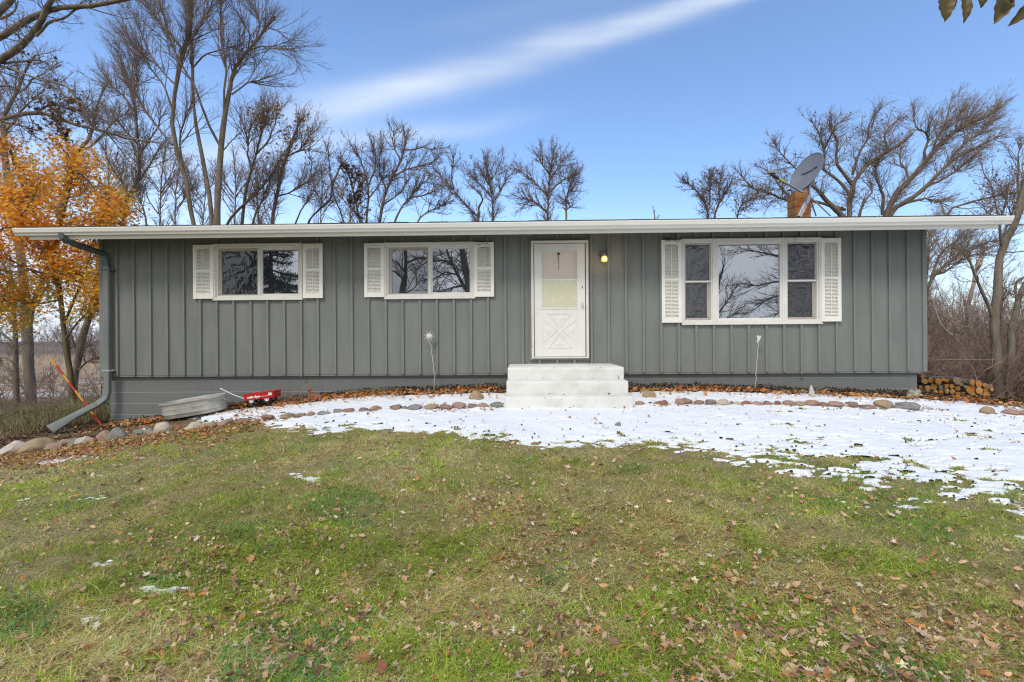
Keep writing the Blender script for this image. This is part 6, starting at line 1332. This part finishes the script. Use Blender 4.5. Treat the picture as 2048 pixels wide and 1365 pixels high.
cG = BR_*np.where(isd[:, None], DEEP[r_.integers(0, 3, n)], np.where(iss[:, None], STRAW[r_.integers(0, 4, n)], GREEN[r_.integers(0, 4, n)]))*(1+r_.normal(0, .2, (n, 1)))*(.72+.66*fbm(GXc*.5, GYc*.7, 3, 211)[:, None])*(.6+.8*fbm(GXc*7, GYc*7, 3, 219)[:, None])
hG = r_.uniform(.012, .036, n)*(.3+1.5*fbm(GXc*3.2, GYc*3.2, 4, 215)); tall = r_.random(n) < .10; hG = np.where(tall, hG*1.9, hG)*np.where(iss, .8, 1.)*np.where(sm > -.3, .75, 1); wG = .0024+.0008*dd_
nearm = dd_ < 4.2; lay = np.where(iss, 1.6, .75)
def sub(m_, seg, lean_): return blades(GXc[m_], GYc[m_], zG[m_]-.004, hG[m_], wG[m_], np.clip(cG[m_], .01, .9), r_, lean=lean_, seg=seg)
v, f, c = merge([sub(nearm & ~iss, 2, .9), sub(nearm & iss, 2, 1.5), sub(~nearm & ~iss, 1, .85), sub(~nearm & iss, 1, 1.4)])
tag(np_mesh('grass', v, f, M_GRASS, col=c, smooth=False), kind='stuff')
# clover and small weeds in the dark green patches
cl_i = np.where(isd & (dd_ < 6.5))[0]; cl_i = cl_i[r_.random(len(cl_i)) < .10]
if len(cl_i):
    Pc = np.stack([GXc[cl_i], GYc[cl_i], zG[cl_i]+r_.uniform(.012, .04, len(cl_i))], -1); v, f = leaves(Pc, r_.uniform(.008, .016, len(cl_i)), OVAL*np.array([1.6, 1]), r_, tilt=.5)
    tag(np_mesh('clover', v, f, M_GRASS, col=np.repeat(DEEP[r_.integers(0, 3, len(cl_i))], 13, 0), smooth=False), kind='stuff')
# tall weeds left of the house
n = 42000; X = r_.uniform(-15, -7.55, n); Y = r_.uniform(-1.2, 8.5, n); kx = (Y > -1.1+.9*(X+9.5)*(X > -9.5)*.0+np.clip((X+8.6)*1.3, 0, 3)) & (fbm(X*1.1, Y*1.1, 3, 231) > .37); X, Y = X[kx], Y[kx]; n = len(X)
z = gz(X, Y); cw = pick([(.27, .26, .12), (.40, .33, .19), (.18, .22, .08), (.33, .22, .13), (.48, .42, .27)], n, r_, jit=.25)
v, f, c = merge([blades(X, Y, z-.02, r_.uniform(.15, .72, n)*(.55+.8*fbm(X*1.6, Y*1.6, 3, 233))*sstep(-1.6, .8, Y), r_.uniform(.006, .014, n), cw, r_, lean=.45, seg=2)])
tag(np_mesh('weeds', v, f, M_GRASS, col=c, smooth=False), kind='stuff')
n = 7000; X = r_.uniform(-13, -7.7, n); Y = r_.uniform(-1.3, 3.5, n); kx = (fbm(X*1.5, Y*1.5, 3, 235) > .46) & (Y > -1.15+np.clip((X+8.9)*1.3, 0, 3)); X, Y = X[kx], Y[kx]; n = len(X)
Pw = np.stack([X, Y, gz(X, Y)+r_.uniform(.02, .38, n)*sstep(-1.4, .5, Y)], -1); v, f = leaves(Pw, r_.uniform(.025, .06, n), OVAL, r_, tilt=.9)
tag(np_mesh('weed_leaves', v, f, M_LEAFC, col=np.repeat(pick([(.08, .18, .06), (.12, .22, .07), (.18, .20, .07), (.22, .12, .06)], n, r_), 13, 0), smooth=False), kind='stuff')
# grass verge at the right woods
n = 9000; X = r_.uniform(10.5, 18, n); Y = r_.uniform(-2.2, 3.6, n); z = gz(X, Y); v, f, c = merge([blades(X, Y, z-.01, r_.uniform(.03, .09, n), np.full(n, .012), GREEN[r_.integers(0, 4, n)]*1.05, r_, lean=.6)])
tag(np_mesh('grass', v, f, M_GRASS, col=c, smooth=False), kind='stuff')

# ------------------------------------------------------------------ mulch and leaf litter
r_ = np.random.default_rng(99)
def rest_on(X, Y, lift=.01):
    z = gz(X, Y); s = snow_m(X, Y, z); return z+lift+np.where(s > 0, .014, 0), s
n = 26000; X = r_.uniform(-9.2, 9.5, n); Y = -r_.uniform(0, 1, n)**1.5*.75
lft = X < -6.2; Y = np.where(lft, r_.uniform(-1.7, .4, n), Y)
kx = (Y > -.36-.32*fbm(X*1.8, X*0+3, 3, 241)) | (lft & (fbm(X*1.5, Y*3, 3, 243) > .40)) | ((X < -4.2) & (Y > -.7)); X, Y = X[kx], Y[kx]; n = len(X)
z = gz(X, Y)+r_.uniform(0, 1, n)*(.05+.09*sstep(-.38, -.05, Y)*fbm(X*2.4, X*0, 3, 245)*(X > -6))*np.clip(1+Y*1.4, .2, 1); Pm = np.stack([X, Y, z+.004], -1); v, f = leaves(Pm, r_.uniform(.012, .034, n), OVAL*np.array([.9, 1]), r_, tilt=.8, curl=.3)
tag(np_mesh('mulch', v, f, mat('bark_mulch', (.05, .03, .02), .95, attr='Col'), col=np.repeat(pick([(.035, .018, .012), (.06, .03, .018), (.025, .014, .010), (.09, .05, .03)], n, r_), 13, 0), smooth=False), kind='stuff')
sets = []
def litter(n, X, Y, cols, smin, smax, shape, tilt=.45, lift=.012, p=None):
    z, s = rest_on(X, Y, lift); P_ = np.stack([X, Y, z+r_.uniform(0, .012, len(X))], -1); v, f = leaves(P_, r_.uniform(smin, smax, len(X)), shape, r_, tilt=tilt, curl=.45)
    sets.append((v, [f], np.repeat(pick(cols, len(X), r_, p=p, jit=.2), len(shape)+1, 0)))
LC1 = [(.56, .36, .20), (.66, .47, .28), (.44, .24, .13), (.30, .18, .12), (.72, .56, .38), (.54, .26, .11), (.60, .40, .26)]; LC2 = [(.62, .25, .05), (.50, .16, .04), (.66, .36, .10), (.30, .12, .05), (.45, .22, .10)]; LC3 = [(.60, .47, .33), (.68, .56, .42), (.50, .36, .22), (.45, .30, .18)]; LC4 = [(.16, .10, .09), (.22, .13, .12), (.13, .09, .08)]
def lawn_pts(n, pw=.85):
    d = 1.6*(11/1.6)**(r_.random(n)**pw); a = r_.uniform(-.99, .99, n); return CAM[0]+d*np.sin(a)/np.cos(a)**.6, CAM[1]+d*np.cos(a)**.4
def thin(X, Y, base, rightw=.7):
    u, v, _ = proj(np.stack([X, Y, gz(X, Y)], -1)); s = snow_m(X, Y)
    dens = base+.9*np.clip(fbm(X*1.3, Y*1.3, 3, 251)-.45, 0, 1)*2+rightw*sstep(1100, 1800, u)*sstep(1050, 1300, v)+.8*sstep(350, 100, u)*sstep(1050, 900, v)
    k = (r_.random(len(X)) < dens) & (Y < -1.75) & ~((s > .1) & (r_.random(len(X)) < .93)); return X[k], Y[k]
X, Y = lawn_pts(11000); X, Y = thin(X, Y, .18); litter(0, X, Y, LC1, .010, .034, OVAL*np.array([1.25, 1]), tilt=.8, lift=.018)
X, Y = lawn_pts(7000); X, Y = thin(X, Y, .18); litter(0, X, Y, LC1, .010, .026, OVAL*np.array([.6, 1]), tilt=.9, lift=.018)
X, Y = lawn_pts(8000); X, Y = thin(X, Y, .18); litter(0, X, Y, LC1+LC3, .010, .032, STAR, tilt=.9, lift=.018)
X, Y = lawn_pts(3200); X, Y = thin(X, Y, .18); litter(0, X, Y, LC1+LC3, .016, .038, OAK, tilt=.4, lift=.026)
X, Y = lawn_pts(1900); X, Y = thin(X, Y, .12); litter(0, X, Y, LC3, .008, .024, OAK, tilt=.7, lift=.026)
X, Y = lawn_pts(46000); X, Y = thin(X, Y, .42, .5); litter(0, X, Y, LC1+LC3, .004, .011, STAR[::2]*np.array([.8, 1]), tilt=1.1, lift=.018)
X, Y = lawn_pts(1500); X, Y = thin(X, Y, .12); litter(0, X, Y, LC4+LC2, .016, .034, OVAL*np.array([.8, 1]), tilt=.4, lift=.026)
# drift of leaves along the stones on the left, and on the bed by the wall
n = 6500; t_ = r_.random(n); X = -8.6+t_*5.2; Y = -2.15+r_.normal(0, .26, n)+.25*sstep(-6.0, -3.8, X); k = r_.random(n) < (1.1-t_*.75); litter(0, X[k], Y[k], LC1+LC2+[(.20, .10, .06)], .014, .04, STAR, tilt=.5, lift=.012)
n = 3200; X = r_.uniform(-8.5, -3.6, n); Y = r_.uniform(-3.2, -.2, n); k = (fbm(X*2, Y*2, 3, 261) > .42); litter(0, X[k], Y[k], LC1+LC2, .012, .036, OVAL, tilt=.5, lift=.014)
n = 7800; X = r_.uniform(-7., 9.6, n); Y = -.05-r_.gamma(2., .14, n); k = (fbm(X*1.7, Y*2.5, 3, 263) > .36) & ((X < sxl-.03) | (X > sxr+.06) | (Y < -1.9)); litter(0, X[k], Y[k], LC2+LC1, .014, .04, STAR, tilt=.6, lift=.03)
n = 2600; X = r_.uniform(-7., 9.6, n); Y = -.05-r_.gamma(2., .10, n); k = (fbm(X*1.3, Y*2.5, 3, 267) > .45) & ((X < sxl-.03) | (X > sxr+.06)); litter(0, X[k], Y[k], LC2, .03, .055, MAPLE, tilt=.6, lift=.04)
n = 1600; X = r_.uniform(-7.5, 11., n); Y = -1.62+r_.normal(0, .12, n); k = (fbm(X*2.2, Y*2, 3, 269) > .50) & ((X < sxl-.05) | (X > sxr+.3)); litter(0, X[k], Y[k], LC1+LC4, .014, .035, STAR, tilt=.5, lift=.014)
n = 9000; X = r_.uniform(7.6, 15.5, n); Y = r_.uniform(-1.6, 6, n); k = fbm(X*1.2, Y*1.2, 3, 271) > .38; litter(0, X[k], Y[k], LC1+[(.20, .11, .07)], .016, .045, STAR, tilt=.5, lift=.02)
n = 5000; X = r_.uniform(-16, -8, n); Y = r_.uniform(0, 12, n); litter(0, X, Y, [(.36, .16, .08), (.26, .12, .07)], .02, .05, STAR, tilt=.5, lift=.02)
# a few loose on the snow
n = 330; X = r_.uniform(-6, 12, n); Y = r_.uniform(-4.2, -1.7, n); s = snow_m(X, Y); k = s > .3; litter(0, X[k], Y[k], LC1+LC2+LC4, .010, .030, OAK, tilt=.7, lift=.018)
v, f, c = merge(sets); tag(np_mesh('leaf_litter', v, f, M_DRYL, col=c, smooth=False), kind='stuff')

# leaves large enough to point at
SOLO = [(1470, 1353, .052, MAPLE, (.66, .43, .20), 'broad tan maple leaf lying at the bottom edge of the lawn', 3.2), (1838, 1281, .055, OAK, (.62, .46, .30), 'pale deeply lobed oak leaf in the lower right lawn', 2.2), (1868, 1312, .040, OAK, (.58, .40, .24), 'tan oak leaf just below the pale deeply lobed one', .6),
 (1482, 1280, .034, OVAL, (.20, .15, .17), 'purplish grey oval leaf on the lower lawn', 1.7), (1860, 1232, .024, OVAL, (.20, .10, .13), 'dark plum coloured leaf left of the tan maple leaf at the right edge', 1.6), (2040, 1221, .038, MAPLE, (.64, .42, .24), 'tan maple leaf touching the right edge of the view', 1.2),
 (1484, 1246, .026, OVAL, (.55, .32, .14), 'curled light brown leaf above the purplish grey oval one', 1.5), (2035, 1025, .055, OAK, (.70, .62, .50), 'large bleached oak leaf at the right edge near the patchy snow', 1.4), (2024, 1038, .035, OVAL, (.24, .18, .20), 'dark slate leaf under the large bleached oak leaf', .9),
 (394, 1089, .040, OAK, (.80, .72, .60), 'bleached oak leaf in the left middle of the lawn', 1.9), (503, 1128, .040, MAPLE, (.66, .34, .16), 'orange-brown maple leaf on the left middle lawn', .4), (292, 1162, .042, OAK, (.78, .68, .54), 'pale oak leaf above the thin ice patches', 2.6), (722, 1340, .044, OAK, (.44, .22, .10), 'upright brown oak leaf at the bottom left of centre', 3.0),
 (765, 1355, .044, MAPLE, (.36, .15, .08), 'dark reddish maple leaf at the bottom left of centre', .4), (1024, 1168, .026, OAK, (.76, .66, .52), 'small bleached oak leaf in the centre of the lawn', 1.2), (1042, 1175, .020, STAR, (.82, .72, .58), 'tiny cream leaf right of the small bleached one', .2), (1064, 1056, .028, OAK, (.80, .72, .60), 'cream oak leaf on the lawn below the steps', 2.), (986, 1192, .022, OVAL, (.66, .54, .40), 'small beige leaf left of the small bleached oak leaf', .8),
 (1027, 1270, .030, OAK, (.82, .74, .62), 'whitish ragged oak leaf in the lower middle of the lawn', 1.5), (895, 1325, .018, OVAL, (.70, .26, .05), 'bright orange small leaf in the lower middle', 1.2), (820, 1146, .032, OVAL, (.46, .26, .14), 'long curled brown leaf left of centre', 1.5), (1720, 1182, .026, STAR, (.76, .66, .50), 'pale star shaped leaf right of centre', .4), (1417, 1121, .024, OAK, (.80, .72, .60), 'cream leaf right of the lawn centre', 2.4),
 (1537, 1130, .020, STAR, (.36, .11, .04), 'rust red leaf on the right half of the lawn', .6), (1611, 1159, .022, OVAL, (.62, .36, .18), 'light orange oval leaf on the right half of the lawn', 2.8), (1600, 1137, .022, OAK, (.55, .50, .42), 'greyish folded leaf above the light orange oval one', .6), (1906, 1100, .022, STAR, (.74, .64, .50), 'pale three pointed leaf at the right', .1), (1097, 818, .026, MAPLE, (.42, .18, .06), 'brown leaf standing in the snow before the steps', .3),
 (736, 838, .028, MAPLE, (.34, .17, .10), 'brown maple leaf upright on the snow below the stone row', .5), (1748, 838, .030, OAK, (.34, .16, .08), 'curled reddish oak leaf on the right-hand snow', 1.2), (1711, 821, .030, OVAL, (.62, .34, .12), 'orange-brown leaf on the snow below the domed stone', 1.5), (1893, 846, .036, OAK, (.44, .30, .18), 'light brown oak leaf on the snow near the right woods', 1.6), (247, 822+22, .036, MAPLE, (.70, .26, .05), 'bright orange maple leaf on the left stones', .3), (185, 889, .030, MAPLE, (.66, .24, .04), 'orange maple leaf below the cream stone', 1.)]
for (a_, b_, s_, sh, cl_, lab, yw) in SOLO:
    h = hit(a_, b_); r5 = np.random.default_rng(int(a_)); z, s = rest_on(np.array([h[0]]), np.array([h[1]]), .038); upr = 'upright' in lab or 'standing' in lab or 'curled red' in lab
    nn = norm(np.array([[r5.normal(0, .2), -1. if upr else -.35, .35 if upr else 1.]])); v, f = leaves(np.array([[0, 0, 0.]]), np.array([s_]), sh, r5, curl=.35, nrm_=nn, yaw=np.array([yw]))
    o = np_mesh('leaf', v, f, M_DRYL, col=np.repeat([cl_], len(sh)+1, 0), smooth=False); o.location = (h[0], h[1], float(z[0])+(.02 if upr else 0)); tag(o, lab, 'leaf', 'large fallen leaves')
STEPL = [(1099, 787, -1.60, .028, (.60, .25, .08), 'orange leaf on the second tread of the steps'), (1128, 790, -1.66, .022, (.30, .22, .16), 'grey-brown leaf on the lowest tread of the steps'), (1105, 725, -.35, .03, (.60, .26, .08), 'orange leaf on the top landing below the door'), (1158, 724, -.3, .02, (.50, .22, .08), 'small brown leaf on the landing near the door corner'), (1250, 810, -1.9, .036, (.50, .20, .06), 'curled rust leaf leaning on the right of the bottom step'), (1147, 813, -1.9, .022, (.45, .20, .08), 'small rust leaf at the foot of the bottom step'), (1219, 786, -1.62, .04, (.16, .10, .07), 'dark shrivelled leaf on the lowest tread toward the right')]
for (a_, b_, Yv, s_, cl_, lab) in STEPL:
    zt = {-1: EYE-.79}.get(0, None); X = at(a_, b_, Yv)[0]; zz = EYE-.405 if Yv > -1.2 else EYE-.79 if Yv > -1.8 else float(gz(X, Yv))+.05
    r5 = np.random.default_rng(int(a_)); v, f = leaves(np.array([[0, 0, 0.]]), np.array([s_]), STAR if s_ < .03 else OAK, r5, curl=.6, nrm_=norm(np.array([[0, -.5, 1.]])), yaw=np.array([1.]))
    o = np_mesh('leaf', v, f, M_DRYL, col=np.repeat([cl_], len(v), 0), smooth=False); o.location = (X, Yv, zz+.018); tag(o, lab, 'leaf', 'leaves fallen on the steps')
# two thin fence wires at the right woods
for (a_, b_, c_, d_w, lab) in ((1848, 610, 1944, 614, 'upper thin pale fence wire crossing the brush right of the house'), (1848, 717, 1990, 720, 'lower thin pale fence wire crossing the brush right of the house')):
    pa, pb = at(a_-30, b_, 2.9), at(c_, d_w, 2.9); m1_ = MB(); m1_.tube([tuple(pa), tuple((pa+pb)/2-np.array([0, 0, .012])), tuple(pb)], .0045, 5)
    tag(m1_.build('fence_wire', M_STEEL, smooth=True), lab, 'wire', 'fence wires in the right woods')
